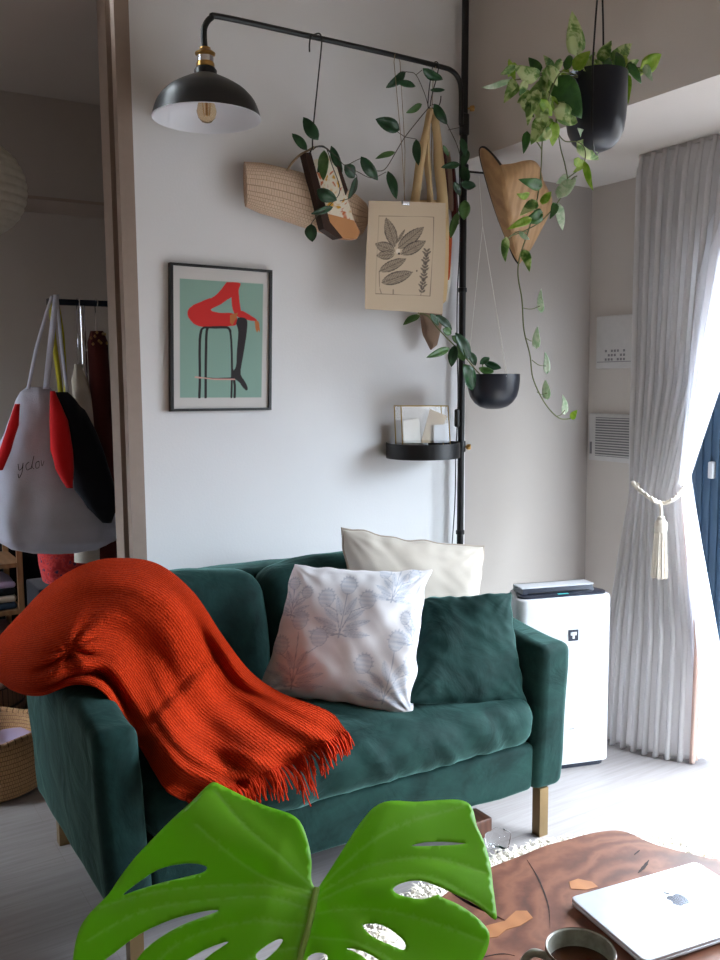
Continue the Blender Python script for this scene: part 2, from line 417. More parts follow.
# the bedroom behind
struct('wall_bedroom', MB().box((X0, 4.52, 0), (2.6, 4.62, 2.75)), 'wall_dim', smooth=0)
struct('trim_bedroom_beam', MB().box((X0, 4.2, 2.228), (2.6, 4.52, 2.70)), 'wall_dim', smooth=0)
struct('beam_shade_strip', MB().box((X0, 4.195, 2.214), (2.19, 4.519, 2.2275)), 'trim', smooth=0)  # taupe sheet standing in for the shade under the bedroom beam
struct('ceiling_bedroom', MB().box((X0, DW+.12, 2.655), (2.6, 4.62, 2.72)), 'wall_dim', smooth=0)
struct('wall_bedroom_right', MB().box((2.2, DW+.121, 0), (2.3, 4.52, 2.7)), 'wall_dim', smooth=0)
# door casing of the opening
cs = MB()
cs.box((.905, 2.885, 0), (.952, 2.90, 2.8), 0)
cs.box((.935, 2.90, 0), (.95, 3.02, 2.8), 1)
cs.box((.905, 2.90, 0), (.935, 2.925, 2.8), 0).box((.912, 3.0, 0), (.935, 3.09, 2.8), 0).box((.935, 3.02, 0), (.95, 3.09, 2.8), 0)
struct('trim_1', cs, ['trim', 'trim_dark'], smooth=0)
struct('baseboard_back', MB().box((.952, DW-.012, 0), (XC, DW, .06)), 'trim', smooth=0)
# window
wf = MB()
wf.box((XW+.02, WY0, 0), (XW+.12, WY0+.05, WZ)).box((XW+.02, WY1-.05, 0), (XW+.12, WY1, WZ)).box((XW+.02, WY0, WZ-.05), (XW+.12, WY1, WZ)).box((XW+.0, WY0, 0), (XW+.13, WY1, .03))
win = struct('window_1', wf, 'navy', smooth=0)
st = MB()
for (a, b) in ((2.44, 2.27), (1.03, .97), (-.34, -.40)):
    st.box((XW+.035, b, .03), (XW+.075, a, WZ-.05))
for yy in (2.41, 2.37, 2.33, 2.30): st.box((XW+.025, yy-.006, .06), (XW+.036, yy+.006, WZ-.08))
st.box((XW+.035, WY0+.05, .03), (XW+.074, 2.44, .10)).box((XW+.035, WY0+.05, WZ-.12), (XW+.074, 2.44, WZ-.052))
sash = st.build('sash', 'navy', win, smooth=0)
q = onx(713, 470, XW+.03)
MB().rbox((q.x-.02, q.y-.012, q.z-.035), (q.x+.004, q.y+.012, q.z+.035), .006, .02).build('lock', 'white', sash)
MB().box((XW+.05, WY0+.05, .1), (XW+.055, 2.27, WZ-.12)).build('pane', 'pane', sash, smooth=0)
MB().box((XW-.10, 1.6, 0), (XW+.0, WY1-.0, .02)).box((XW-.035, WY0, .02), (XW-.025, WY1, .028)).build('sill', 'white', win, smooth=0)

# ------------------------------------------------------------------ a small painter for printed patterns (flat dye colours only)
class Canvas:
    def __init__(s, w, h, bg):
        s.w, s.h = w, h; s.a = np.ones((h, w, 3))*np.array(bg[:3]); s.Y, s.X = np.mgrid[0:h, 0:w]; s.X = (s.X+.5); s.Y = (s.Y+.5)
    def put(s, d, col, al=1, soft=.8):
        m = np.clip(.5-d/soft, 0, 1)[..., None]*al; s.a = s.a*(1-m)+np.array(col[:3])*m
    def ell(s, x, y, a, b, ang, col, al=1, ring=0, stripes=0):
        c, q = math.cos(ang), math.sin(ang); dx, dy = s.X-x, s.Y-y
        u = (dx*c+dy*q)/a; v = (-dx*q+dy*c)/b; r = np.sqrt(u*u+v*v)+1e-9; d = (r-1)*min(a, b)
        if ring: d = np.abs(d)-ring
        if stripes: al = al*(.45+.55*(np.sin(v*stripes) > 0)[..., None])
        s.put(d, col, al)
    def leaf(s, x0, y0, x1, y1, w, col, al=1, vein=None, stripes=0):
        L = math.hypot(x1-x0, y1-y0); ux, uy = (x1-x0)/L, (y1-y0)/L
        t = ((s.X-x0)*ux+(s.Y-y0)*uy)/L; n = -(s.X-x0)*uy+(s.Y-y0)*ux
        prof = w*np.clip(t*(1-t)*4, 0, 1)**.8*(1.15-.3*t)
        d = np.where((t > 0) & (t < 1), np.abs(n)-prof, 9)
        k = al
        if stripes: k = al*(.5+.5*(np.sin((t*L-np.abs(n)*1.2)*stripes) > 0)[..., None])
        s.put(d, col, k)
        if vein is not None: s.line([(x0, y0), (x1, y1)], .5, vein)
    def line(s, pts, w, col, al=1):
        d = np.full(s.X.shape, 1e9)
        for (x0, y0), (x1, y1) in zip(pts[:-1], pts[1:]):
            dx, dy = x1-x0, y1-y0; t = np.clip(((s.X-x0)*dx+(s.Y-y0)*dy)/(dx*dx+dy*dy+1e-9), 0, 1)
            d = np.minimum(d, np.hypot(s.X-x0-t*dx, s.Y-y0-t*dy))
        s.put(d-w, col, al)
    def poly(s, pts, col, al=1):
        ins = np.zeros(s.X.shape, bool); d = np.full(s.X.shape, 1e9); n = len(pts)
        for i in range(n):
            x0, y0 = pts[i]; x1, y1 = pts[(i+1) % n]
            if y0 != y1:
                c = ((y0 > s.Y) != (y1 > s.Y)) & (s.X < (x1-x0)*(s.Y-y0)/(y1-y0)+x0); ins ^= c
            dx, dy = x1-x0, y1-y0; t = np.clip(((s.X-x0)*dx+(s.Y-y0)*dy)/(dx*dx+dy*dy+1e-9), 0, 1)
            d = np.minimum(d, np.hypot(s.X-x0-t*dx, s.Y-y0-t*dy))
        s.put(np.where(ins, -d, d), col, al)
    def fn(s):
        def f(u, v):                       # v = 0 at the bottom
            x = min(s.w-1, max(0, int(u*s.w))); y = min(s.h-1, max(0, int((1-v)*s.h)))
            c = s.a[y, x]; return (c[0], c[1], c[2], 1)
        return f
def sp2(pts, n=6): return [(q.x, q.y) for q in spline([(a, b, 0) for a, b in pts], n)]

# ------------------------------------------------------------------ sofa
SX0, SX1, SY0, SY1 = .548, 1.95, 1.955, 2.74
SXM = (SX0+SX1)/2
def flare(v):
    k = max(0, v.z-.15)/.45
    v = v.copy(); v.x += (v.x-SXM)/.68*.028*k
    return v
def skew(v):                                       # the left end of the sofa stands a little nearer the wall
    v = v.copy(); v.y += (SX1-v.x)*.035; return v
def sofafn(v):
    n = Vector((nz(v, 9, 1), nz(v, 9, 2), nz(v, 9, 3)))*.004
    return skew(flare(v)+n)
sofa = thing('sofa', (SXM, 2.35, 0), 'small green velvet two-seat sofa on square metal legs against the white wall', 'sofa')
def arm(x0, x1, side):
    def f(v):
        w = sofafn(v); t = (w.y-SY0)/(SY1-SY0)
        w.z += .035*sm(0, .5, t)*sm(.35, .6, v.z)
        return w
    m = MB().rbox((x0, SY0, .15), (x1, SY1, .60), .028, .035, crown=(.006, .006, .008), fn=f)
    return m.build('armrest', 'velvet', sofa, weld=.0006)
arm(SX0, SX0+.105, -1); arm(SX1-.115, SX1, 1)
MB().rbox((SX0+.10, SY0+.012, .15), (SX1-.11, SY1-.06, .30), .02, .04, fn=sofafn).build('base_frame', 'velvet', sofa, weld=.0006)
def backfn(v):
    w = sofafn(v); k = (v.z-.15)/.64; w.y += .06*k; return w
MB().rbox((SX0+.10, SY1-.17, .15), (SX1-.11, SY1, .785), .04, .04, crown=(0, .01, .01), fn=backfn).build('backrest', 'velvet', sofa, weld=.0006)
def seatfn(v):
    w = v.copy(); t = (w.y-SY0)/.55
    # pull creases that run down from the front edge and soft hollows on top
    a = nz((w.x*16+w.z*10, w.z*3, w.y*1.5), 1, 5)
    front = 1-sm(.0, .16, w.y-SY0)
    w.y += .012*a*front+.006*nz((w.x*34+w.z*22, w.z*6, 2), 1)*front; w.z += .009*nz((w.x*7, w.y*9, 0), 1, 9)+.004*nz((w.x*20+w.y*12, w.y*7, 0), 1, 2)
    w.z += .012*sm(-1, 1, nz((w.x*3, w.y*3, 1), 1, 4))
    if v.z < .36: w.y += .015*(.36-v.z)/.07
    return skew(flare(w))
MB().rbox((SX0+.108, SY0-.012, .285), (SX1-.119, SY1-.2, .435), .055, .018, crown=(.0, .012, .03), fn=seatfn).build('seat_cushion', 'velvet', sofa, weld=.0006)
def bcush(x0, x1, seed, name='back_cushion'):
    def f(v):
        k = (v.z-.44)/.36; w = v.copy(); w.y += .075*k
        c = (x0+x1)/2; e = abs(w.x-c)/((x1-x0)/2)
        w.z += .012*math.cos(e*1.6)
        w.y += .010*nz((w.x*8, w.z*8, seed), 1)+.006*nz((w.x*22, w.z*18, seed), 1)
        w.z += .008*nz((w.x*10, w.y*9, seed), 1)
        return skew(flare(w))
    MB().rbox((x0, SY1-.30, .43), (x1, SY1-.145, .80), .06, .022, crown=(.01, .03, .015), fn=f).build(name, 'velvet', sofa, weld=.0006)
bcush(SX0+.115, 1.222, 3); bcush(1.228, SX1-.125, 8)
for (x, y) in ((SX0+.06, SY0+.03), (SX1-.075, SY0+.02), (SX0+.06, SY1-.06), (SX1-.075, SY1-.06)):
    yy = y+(SX1-x)*.035
    MB().box((x-.017, yy-.017, 0), (x+.017, yy+.017, .155)).build('leg', 'brass_leg' if x > 1 else 'brass_leg', sofa, smooth=0)

# ------------------------------------------------------------------ pillows
def pillow(name, TL, TR, BR, BL, th, mat, label, seed=0, N=90, pinch=.06, colfn=None, wr=.008, piping=None, sag=.0, fast=None, corner=.0, group=None):
    TL, TR, BR, BL = map(Vector, (TL, TR, BR, BL))
    nrm = ((TR-TL).cross(BL-TL)).normalized()
    if nrm.dot(ORG-TL) < 0: nrm = -nrm
    def base(u, v):
        uu = u*(1-pinch*(1-v*v)*abs(u)**3); vv = v*(1-pinch*(1-u*u)*abs(v)**3)
        a, b = (uu+1)/2, (vv+1)/2
        q_ = (BL*(1-a)+BR*a)*(1-b)+(TL*(1-a)+TR*a)*b
        e_ = max(abs(u), abs(v))**8; return q_+((TR-TL).normalized()*nz((v*3.5, u, seed+31), 1)+(TL-BL).normalized()*nz((u*3.5, v, seed+47), 1))*.010*e_
    def prof(u, v):
        vs = v+sag*(1-v*v)
        return (max(0, 1-abs(u)**2.6)*max(0, 1-abs(vs)**2.6))**.5
    def side(sg):
        def f(a, b):
            u, v = a*2-1, b*2-1; h = prof(u, v)
            e = 1-h
            w = nz((u*1.6, v*1.6, seed+sg), 1)*wr*2.2+nz((u*4+v*3, v*3-u, seed+sg*3), 1)*wr*.6
            # creases raying from the corners
            for cu, cv in ((-1, -1), (1, -1), (-1, 1), (1, 1)):
                du, dv = u-cu, v-cv; r = math.hypot(du, dv); an = math.atan2(dv, du)
                w += math.sin(an*15+seed+cu*2)*wr*.55*math.exp(-r*2.2)*min(1, r*4)
            # ripples along the seams
            w += math.sin((u if abs(v) > abs(u) else v)*24+seed)*wr*.45*sm(.70, .95, max(abs(u), abs(v)))*(1-max(abs(u), abs(v))**8)
            p = base(u, v)+nrm*sg*(h*th/2)+nrm*(w*min(1, h*2.2))
            return p+nrm*.006*nz((u*1.5, v*1.5, seed), 1)*(1-h)
        return f
    mb = MB()
    mb.grid(side(1), N, N, colfn=colfn)
    mb.grid(side(-1), N//2 if colfn is None else N, N//2 if colfn is None else N, colfn=colfn)
    if colfn is None:
        mb = MB(); mb.grid(side(1), N, N); mb.grid(side(-1), N, N)
    o = mb.build(name, mat, None, weld=.0004, smooth=80)
    tag(o, label, 'pillow', group)
    if piping:
        pts = []
        K = 28
        for (s0, s1) in (((-1, -1), (1, -1)), ((1, -1), (1, 1)), ((1, 1), (-1, 1)), ((-1, 1), (-1, -1))):
            for i in range(K):
                t = i/K; u = s0[0]*(1-t)+s1[0]*t; v = s0[1]*(1-t)+s1[1]*t
                pts.append(base(u*.999, v*.999)+nrm*.006*nz((u*1.5, v*1.5, seed), 1))
        pts.append(pts[0])
        MB().tube(pts, .0042, 8).build('piping', piping, o)
    return o
# printed cotton
cv = Canvas(300, 300, srgb(212, 209, 212))
ink = srgb(158, 163, 178); ink2 = srgb(182, 186, 198)
def bloom(x, y, a, b, ang=0):
    cv.ell(x, y, a, b, ang, ink2, .75, stripes=13); cv.ell(x, y, a, b, ang, ink, .8, ring=.6)
    for k in range(9):
        t = PI*k/8+ang+PI; cv.ell(x+a*1.12*math.cos(t), y+b*1.12*math.sin(t), 2.4, 1.6, t, ink, .7)
def sprig(x, y, s, rot=0, heads=((-34, -58), (0, -84), (36, -60))):
    c, q = math.cos(rot), math.sin(rot); T = lambda a, b: (x+(a*c-b*q)*s, y+(a*q+b*c)*s)
    for (hx, hy) in heads:
        m = T(hx*.35, hy*.62); cv.line([T(0, 0), m, T(hx, hy*.82)], .9, ink)
        h = T(hx, hy); bloom(h[0], h[1], 13*s, 16*s, rot)
    for k, (lx, ly) in enumerate(((-48, -22), (48, -24), (-34, -40), (34, -42), (-30, -8), (30, -8), (-16, -62), (18, -64), (-52, 4), (50, 2))):
        m = T(lx*.15, ly*.5+2); e = T(lx, ly); cv.leaf(m[0], m[1], e[0], e[1], 6.2*s, ink2, .9, ink, stripes=1.1)
    a, b = T(-12, 7), T(12, 7); cv.line([T(0, 0), T(0, 10)], 1.4, ink); cv.line([a, T(0, 3), b], 1.4, ink)
sprig(128, 138, 1.2); sprig(60, 262, 1.2, -.1, ((-2, -118), (34, -88), (-30, -70))); sprig(238, 268, 1.25, .1, ((-46, -50), (-4, -96), (30, -60)))
sprig(222, 60, .9, .2); sprig(20, 110, .8, -.1); sprig(280, 150, .8, .1)
PW = dict(BL=onz(257, 694, .47), BR=onz(413, 717, .44))
pillow('throw_pillow', P(293, 564, 2.40), P(430, 570, 2.20), PW['BR'], PW['BL'], .17, 'pillow_print', 'white square pillow with grey-blue block printed flowers, leaning in the middle of the green sofa', 3, 190, .05, cv.fn(), .007)
pillow('throw_pillow', P(341, 528, 2.50), P(485, 547, 2.37), (1.87, 2.29, .50), (1.47, 2.43, .50), .14, 'linen', 'plain beige linen pillow with piped edge, standing behind the printed and green pillows', 11, 80, .05, None, .006, 'piping')
pillow('velvet_pillow', P(420, 598, 2.26), P(511, 593, 2.10), P(528, 706, 2.00), onz(406, 704, .48), .12, 'velvet', 'dark green velvet square pillow leaning on the right armrest of the sofa', 21, 80, .05, None, .006)

# ------------------------------------------------------------------ throw blanket
def X_(x, y, X): return onx(x, y, X)
def seatpt(x, y, h=.495):
    q = onz(x, y, h); return q if q.y > 1.955 else P(x, y, 1.955)
SEC = [   # sections across the throw, lower/left edge first
 [P(-14, 668, 2.60), P(-13, 660, 2.66), P(-10, 652, 2.72), P(-4, 642, 2.78), P(6, 630, 2.84), P(20, 615, 2.9-.02)],
 [P(12, 690, 2.45), P(8, 672, 2.52), P(12, 650, 2.58), P(22, 628, 2.65), P(34, 606, 2.72), P(48, 587, 2.80)],
 [P(40, 695, 2.31), P(38, 672, 2.36), P(46, 646, 2.40), P(58, 615, 2.52), P(70, 586, 2.60), P(82, 566, 2.74)],
 [P(74, 684, 2.25), P(78, 662, 2.30), P(84, 636, 2.34), P(94, 605, 2.44), P(104, 578, 2.52), P(114, 559, 2.70)],
 [X_(102, 692, .60), X_(108, 668, .64), P(118, 640, 2.34), P(130, 610, 2.38), P(142, 582, 2.46), P(156, 564, 2.66)],
 [X_(123, 722, .645), X_(132, 700, .68), P(144, 668, 2.30), P(160, 636, 2.34), P(176, 604, 2.38), P(192, 592, 2.52)],
 [X_(140, 748, .665), seatpt(150, 728, .54), P(164, 702, 2.20), P(184, 672, 2.30), P(204, 644, 2.34), P(222, 636, 2.38)],
 [X_(156, 774, .68), seatpt(168, 752, .52), seatpt(186, 730, .53), seatpt(210, 706, .52), P(232, 684, 2.32), P(250, 672, 2.34)],
 [seatpt(166, 790), seatpt(184, 768), seatpt(208, 745), seatpt(236, 722), seatpt(262, 704), seatpt(282, 694)],
 [seatpt(180, 799), seatpt(210, 782), seatpt(238, 765), seatpt(270, 748), seatpt(304, 730), seatpt(328, 712)],
 [seatpt(186, 800), seatpt(220, 789), seatpt(250, 778), seatpt(286, 762), seatpt(322, 744), seatpt(346, 731)],
]
def cr(p, t):
    n = len(p)-1; x = min(max(t, 0), 1)*n; i = min(int(x), n-1); t = x-i
    p0 = p[i-1] if i > 0 else p[0]*2-p[1]; p1 = p[i]; p2 = p[i+1]; p3 = p[i+2] if i+2 <= n else p[n]*2-p[n-1]
    return .5*((2*p1)+(p2-p0)*t+(2*p0-5*p1+4*p2-p3)*t*t+(3*p1-p0-3*p2+p3)*t**3)
def throw_base(a, b):                      # a across 0..1, b along 0..1
    return cr([cr(s, a) for s in SEC], b)
def throw(a, b):
    p = throw_base(a, b)
    tow = (ORG-p).normalized()
    # main folds: long rolls that run along the throw, gathered at the arm
    f = 0
    f += .020*math.sin(a*19+b*4+3*nz((a*2, b*2.5, 0), 1))*sm(.15, .5, b)
    f += .008*math.sin(a*43-b*9+4*nz((a*3, b*3, 7), 1))*sm(.3, .9, b)
    g = math.exp(-((a-.10)/.16)**2)*math.exp(-((b-.30)/.17)**2)
    f += .045*g*math.sin(a*30-b*12)
    g2 = math.exp(-((a-.55)/.2)**2)*math.exp(-((b-.62)/.12)**2); f += .008*g2
    f += .016*nz((a*4.5, b*2.5, 2), 1)+.006*nz((a*14, b*9, 4), 1)
    f += .034*sm(.0, .03, b-(.55+.14*a-.06*a*a))*sm(.02, .2, a)*(1-.75*sm(.6, 1, b))
    f += .006*math.exp(-((b-.82-.1*a)/.05)**2)*sm(.1, .4, a)
    ka, kb = (a-.32)*.6, (b-.27)*1.3; kr = math.hypot(ka, kb); f += .020*math.cos(math.atan2(kb, ka)*7+1)*sm(0, .06, kr)*math.exp(-kr*8)-.012*math.exp(-(kr/.03)**2)
    e = min(a, 1-a)
    return p+tow*(f*sm(-.05, .12, e+.03)+.016)
blanket = MB().grid(throw, 110, 200).build('throw_blanket', 'throw', None, smooth=80, solid=.006)
tag(blanket, 'burnt orange crinkled throw with fringe, draped over the left arm of the green sofa', 'blanket')
fr = MB()
for i in range(190):
    a = (i+random.random()*.8)/190
    p = throw(a, 1.0)
    d = (cr([cr(s, a) for s in SEC], 1.0)-cr([cr(s, a) for s in SEC], .94)).normalized()
    L = random.uniform(.035, .065)*(1.0+.9*math.exp(-((a-.62)/.12)**2))
    side = Vector((random.uniform(-1, 1), random.uniform(-.6, .3), 0))*.5
    out = Vector((.25, -.9, 0))
    pts = [p+(ORG-p).normalized()*random.uniform(-.004, .004)]
    dirv = (d*.6+out*.3+side*.6)
    for k in range(1, 7):
        dirv = dirv*.8+Vector((random.uniform(-.3, .3), random.uniform(-.25, .1), -.32-.1*random.random()))*.55
        q = pts[-1]+dirv.normalized()*L/6
        # rest on the seat rather than sink in it
        if q.y > SY0+.05 and q.z < .49: q.z = .49+random.uniform(0, .008)
        if q.y > SY0-.03 and q.z < .47: q.y = min(q.y, SY0-.03) if q.z < .44 else q.y
        pts.append(q)
    fr.tube(pts, [.0026, .0028, .0028, .0026, .0024, .002, .0014], 5)
fr.build('fringe', 'fringe', blanket)

# ------------------------------------------------------------------ curtain, sheer, tieback
def key(ks, v):                      # ks: [(v, A, B)] spline in v
    if v <= ks[0][0]: return ks[0][1], ks[0][2]
    for (v0, a0, b0), (v1, a1, b1) in zip(ks[:-1], ks[1:]):
        if v <= v1:
            t = (v-v0)/(v1-v0); t = t*t*(3-2*t)*.6+t*.4; return a0.lerp(a1, t), b0.lerp(b1, t)
    return ks[-1][1], ks[-1][2]
CK = [(0.0, Vector((2.61, 2.40, .004)), Vector((2.735, 2.06, .004))),
      (.2, Vector((2.63, 2.40, .45)), Vector((2.765, 2.08, .45))),
      (.43, P(632, 492, 2.44), P(686, 489, 2.20)),
      (.62, Vector((2.80, 2.46, 1.40)), Vector((2.90, 2.16, 1.40))),
      (1.0, Vector((2.845, 2.49, 2.268)), Vector((2.845, 2.02, 2.268)))]
def curtain_fn(amp, nf, seed, ks, tie=.43, pinch=.45):
    def f(u, v):
        a, b = key(ks, v); d = (b-a); n = Vector((d.y, -d.x, 0)).normalized()
        if n.dot(ORG-a) < 0: n = -n
        k = 1-pinch*math.exp(-((v-tie)/.10)**2)
        uu = u+.012*nz((u*6, v*1.5, seed), 1)
        ph = uu*nf*2*PI+.9*nz((u*3, v*1.2, seed), 1)*(1-v*.4)
        w = math.sin(ph)*(1-.25*math.sin(ph*2+seed)**2)
        pleat = sm(.93, 1.0, v)
        q = a.lerp(b, uu)+n*(amp*k*(1-.45*pleat)*w+.03*(1-abs(2*u-1)**2)*(1-v))
        q += d.normalized()*amp*.35*math.sin(2*ph)*k
        return q
    return f
cf = curtain_fn(.040, 8.5, 3, CK)
o = MB().grid(cf, 260, 90, mifn=lambda u, v: 1 if u > .955 else 0).build('curtain', ['curtain', 'lining'], None, smooth=80, solid=.0025)
tag(o, 'off-white pleated linen curtain, tied back beside the window and reaching the floor', 'curtain')
SK = [(0.0, Vector((2.79, 2.07, .006)), Vector((2.86, 1.86, .006))),
      (.28, P(690, 660, 2.12), P(722, 660, 1.98)),
      (.37, P(689, 560, 2.14), P(704, 560, 2.06)),
      (.46, P(680, 476, 2.21), P(691, 476, 2.16)),
      (.60, P(689, 385, 2.20), P(721, 385, 2.06)),
      (.78, P(700, 250, 2.20), P(775, 250, 1.86)),
      (1.0, Vector((2.90, 2.18, 2.268)), Vector((2.90, 1.55, 2.268)))]
o = MB().grid(curtain_fn(.012, 7, 9, SK, .46, .7), 160, 80).build('sheer_curtain', 'sheer', None, smooth=80)
tag(o, 'sheer white voile curtain gathered between the linen curtain and the window', 'curtain')
o = MB().box((2.84, 1.2, 2.262), (2.90, 2.50, 2.2729)).build('curtain_rail', 'white_grey', None, smooth=0)
tag(o, 'slim grey curtain rail in the soffit above the window', 'rail')
tb = thing('curtain_tieback', P(662, 494, 2.2), 'cream twisted cord tieback with a hanging tassel around the linen curtain', 'tieback')
YT = 2.18
rope = spline([P(640, 486, 2.40), P(633, 483, 2.33), P(640, 490, 2.26), P(652, 499, YT), P(662, 503, YT), P(672, 500, YT-.03), P(680, 493, YT-.03), P(684, 487, YT), P(686, 484, 2.26)], 10)
m = MB()
for ph in (0, PI):
    pts = []
    for i, p in enumerate(rope): pts.append(p+Vector((math.cos(i*.8+ph)*.0035, 0, math.sin(i*.8+ph)*.0035)))
    m.tube(pts, .0055, 8)
m.build('cord', 'tassel', tb)
c = P(660, 503, YT-.012)
MB().tube(spline([c+Vector((0, 0, .0)), P(661, 510, YT-.012), P(661, 518, YT-.014)], 4), .006, 8).lathe([(.001, .012), (.012, .008), (.014, -.002), (.012, -.012)], P(661, 519, YT-.014), 14).build('knot', 'tassel', tb)
m = MB(); top = P(661, 519, YT-.014); bot = P(659, 578, YT-.02)
m.lathe([(.012, .0), (.022, -.012), (.0235, -.03), (.021, -.045), (.0215, -.05)], top, 20)
for i in range(70):
    an = i*2.399; r = .023*math.sqrt((i+.5)/70); a = top+Vector((math.cos(an)*r*.85, math.sin(an)*r*.85, -.045)); e = Vector((top.x, top.y, bot.z))+Vector((math.cos(an)*r*1.25, math.sin(an)*r*1.25, random.uniform(-.004, .004)))
    m.tube([a, a.lerp(e, .5)+Vector((random.uniform(-.001, .001), 0, 0)), e], .0030, 5)
m.build('tassel', 'tassel', tb)

# ------------------------------------------------------------------ wall panels on the window wall
def onw(x, y, off=0): return onx(x, y, XW-off)
def wallpanel(x0, y0, x1, y1, extra=0):
    a = onw(x0, y0); b = onw(x1, y1); return a.y, b.y-extra, a.z, b.z
ya, yb, za, zb = wallpanel(600, 317, 632, 368, .12)
t_ = thing('access_panel', (XW-.01, ya-.1, zb), 'white flat access panel with a small printed diagram, above the vent', 'panel')
MB().rbox((XW-.022, yb, zb), (XW+.001, ya, za), .004, .05).build('cover', 'white_grey', t_)
MB().box((XW-.024, yb+.01, zb+.028), (XW-.0205, ya-.01, zb+.031)).build('seam', 'grille', t_, smooth=0)
m = MB(); s0 = onw(608, 349); s1 = onw(629, 361)
for i in range(7):
    for j in range(3):
        if (i*3+j*5) % 4 != 1:
            yy = s0.y+(s1.y-s0.y)*(i+.2)/7; y2 = s0.y+(s1.y-s0.y)*(i+.75)/7; z1 = s1.z+(s0.z-s1.z)*(j+.2)/3; z2 = s1.z+(s0.z-s1.z)*(j+.75)/3
            m.box((XW-.0235, y2, z1), (XW-.021, yy, z2))
m.build('diagram', 'grille', t_, smooth=0)
ya, yb, za, zb = wallpanel(593, 413, 632, 463, .10)
t_ = thing('wall_vent', (XW-.01, ya-.1, zb), 'square white ventilation grille on the wall left of the curtain, below the access panel', 'vent')
MB().rbox((XW-.026, yb, zb), (XW+.001, ya, za), .005, .05).build('frame', 'white_grey', t_)
g0 = onw(600, 417); MB().box((XW-.028, yb+.02, zb+.022), (XW-.024, g0.y, g0.z)).build('backing', 'grille', t_, smooth=0)
m = MB()
for i in range(15):
    z = zb+.028+(g0.z-zb-.034)*i/14; m.box((XW-.036, yb+.02, z-.0022), (XW-.028, g0.y, z+.0022))
m.build('slats', 'white_grey', t_, smooth=0)
MB().box((XW-.03, ya-.022, zb+.03), (XW-.0255, ya-.012, zb+.085)).build('slider', 'grille', t_, smooth=0)

# ------------------------------------------------------------------ air purifier
pr = thing('air_purifier', (2.32, 2.36, 0), 'tall white air purifier with a black top vent beside the right end of the sofa', 'air purifier')
FR = onz(610, 764, 0); FL = onz(565, 770, 0); dx = (FR-FL).normalized(); dx.z = 0
PWD = .37; fl = FR-dx*PWD; dy = Vector((-dx.y, dx.x, 0))
PH = .638
def pfoot(s, t, inset=0):            # rounded footprint, s along the outline; front wide, back narrower
    pass
def fprint(inset, n=9, rf=.035, rb=.05, back=.035, D=.20):
    cs = [(inset+rf, inset+rf, rf, PI, 1.5*PI), (PWD-inset-rf, inset+rf, rf, 1.5*PI, 2*PI), (PWD-back-inset-rb, D-inset-rb, rb, 0, PI/2), (back+inset+rb, D-inset-rb, rb, PI/2, PI)]
    out = []
    for (cx, cy, r, a0, a1) in cs:
        for k in range(n): an = a0+(a1-a0)*k/(n-1); out.append((cx+r*math.cos(an), cy+r*math.sin(an)))
    return out
def ploft(mb, levels, mi=0, cap=True):
    n = None; vs = []
    for inset, z in levels:
        f = fprint(inset); n = len(f)
        for (x, y) in f: q = fl+dx*x+dy*y; vs.append((q.x, q.y, z))
    fs = [(i*n+k, i*n+(k+1) % n, (i+1)*n+(k+1) % n, (i+1)*n+k) for i in range(len(levels)-1) for k in range(n)]
    if cap: fs += [tuple(range(n-1, -1, -1)), tuple((len(levels)-1)*n+k for k in range(n))]
    mb.add(vs, fs, mi); return mb
ploft(MB(), [(.0, .02), (0, .6), (.0, PH-.012), (.003, PH-.004), (.010, PH)]).build('body', 'white', pr, smooth=35)
ploft(MB(), [(.012, 0), (.012, .021)]).build('foot', 'darkplastic', pr, smooth=35)
ploft(MB(), [(.012, PH-.002), (.012, PH+.006), (.016, PH+.008)]).build('control_panel', 'darkplastic', pr, smooth=35)
def pbox(x0, x1, y0, y1, z0, z1, mb=None, lean=0):
    mb = mb or MB(); vs = []
    for (x, y, z) in ((x0, y0, z0), (x1, y0, z0), (x1, y1, z0), (x0, y1, z0), (x0+lean, y0+lean, z1), (x1-lean, y0+lean, z1), (x1-lean, y1, z1), (x0+lean, y1, z1)):
        q = fl+dx*x+dy*y; vs.append((q.x, q.y, z))
    mb.add(vs, [(0, 3, 2, 1), (4, 5, 6, 7), (0, 1, 5, 4), (1, 2, 6, 5), (2, 3, 7, 6), (3, 0, 4, 7)]); return mb
lv = pbox(.035, PWD-.05, .05, .12, PH+.006, PH+.027, lean=.006).build('vent', 'darkplastic', pr, smooth=0)
m = MB()
for i in range(4): pbox(.06, PWD-.075, .045+.012*i, .049+.012*i, PH+.010+.004*i, PH+.013+.004*i, m)
m.build('louvre', 'black', lv, smooth=0)
m = pbox(.035, PWD-.05, .056, .128, PH+.027, PH+.031); pbox(.035, PWD-.05, .12, .128, PH+.008, PH+.031, m); m.build('vent_lid', 'white', pr, smooth=0)
pbox(.16, .20, .018, .028, PH+.008, PH+.0095).build('display', plain('teal_display', (60, 170, 170), .3), pr, smooth=0)
ex = ((P(568.5, 632, 2.3)-fl).dot(dx)); ez = P(568.5, 632, 2.3).z
em = pbox(ex-.019, ex+.019, -.002, .003, ez-.022, ez+.018).build('emblem', 'darkplastic', pr, smooth=0)
m = MB()
for (a, b, w_, h_) in ((0, .006, .011, .006), (0, -.003, .004, .009), (-.008, .007, .004, .004), (.008, .007, .004, .004)):
    pbox(ex+a-w_, ex+a+w_, -.0035, -.0015, ez+b-h_-.002, ez+b+h_-.002, m)
m.build('emblem_mark', 'white', em, smooth=0)
pbox(ex-.010, ex+.010, -.001, .003, .150, .154).build('small_print', 'grille', pr, smooth=0)

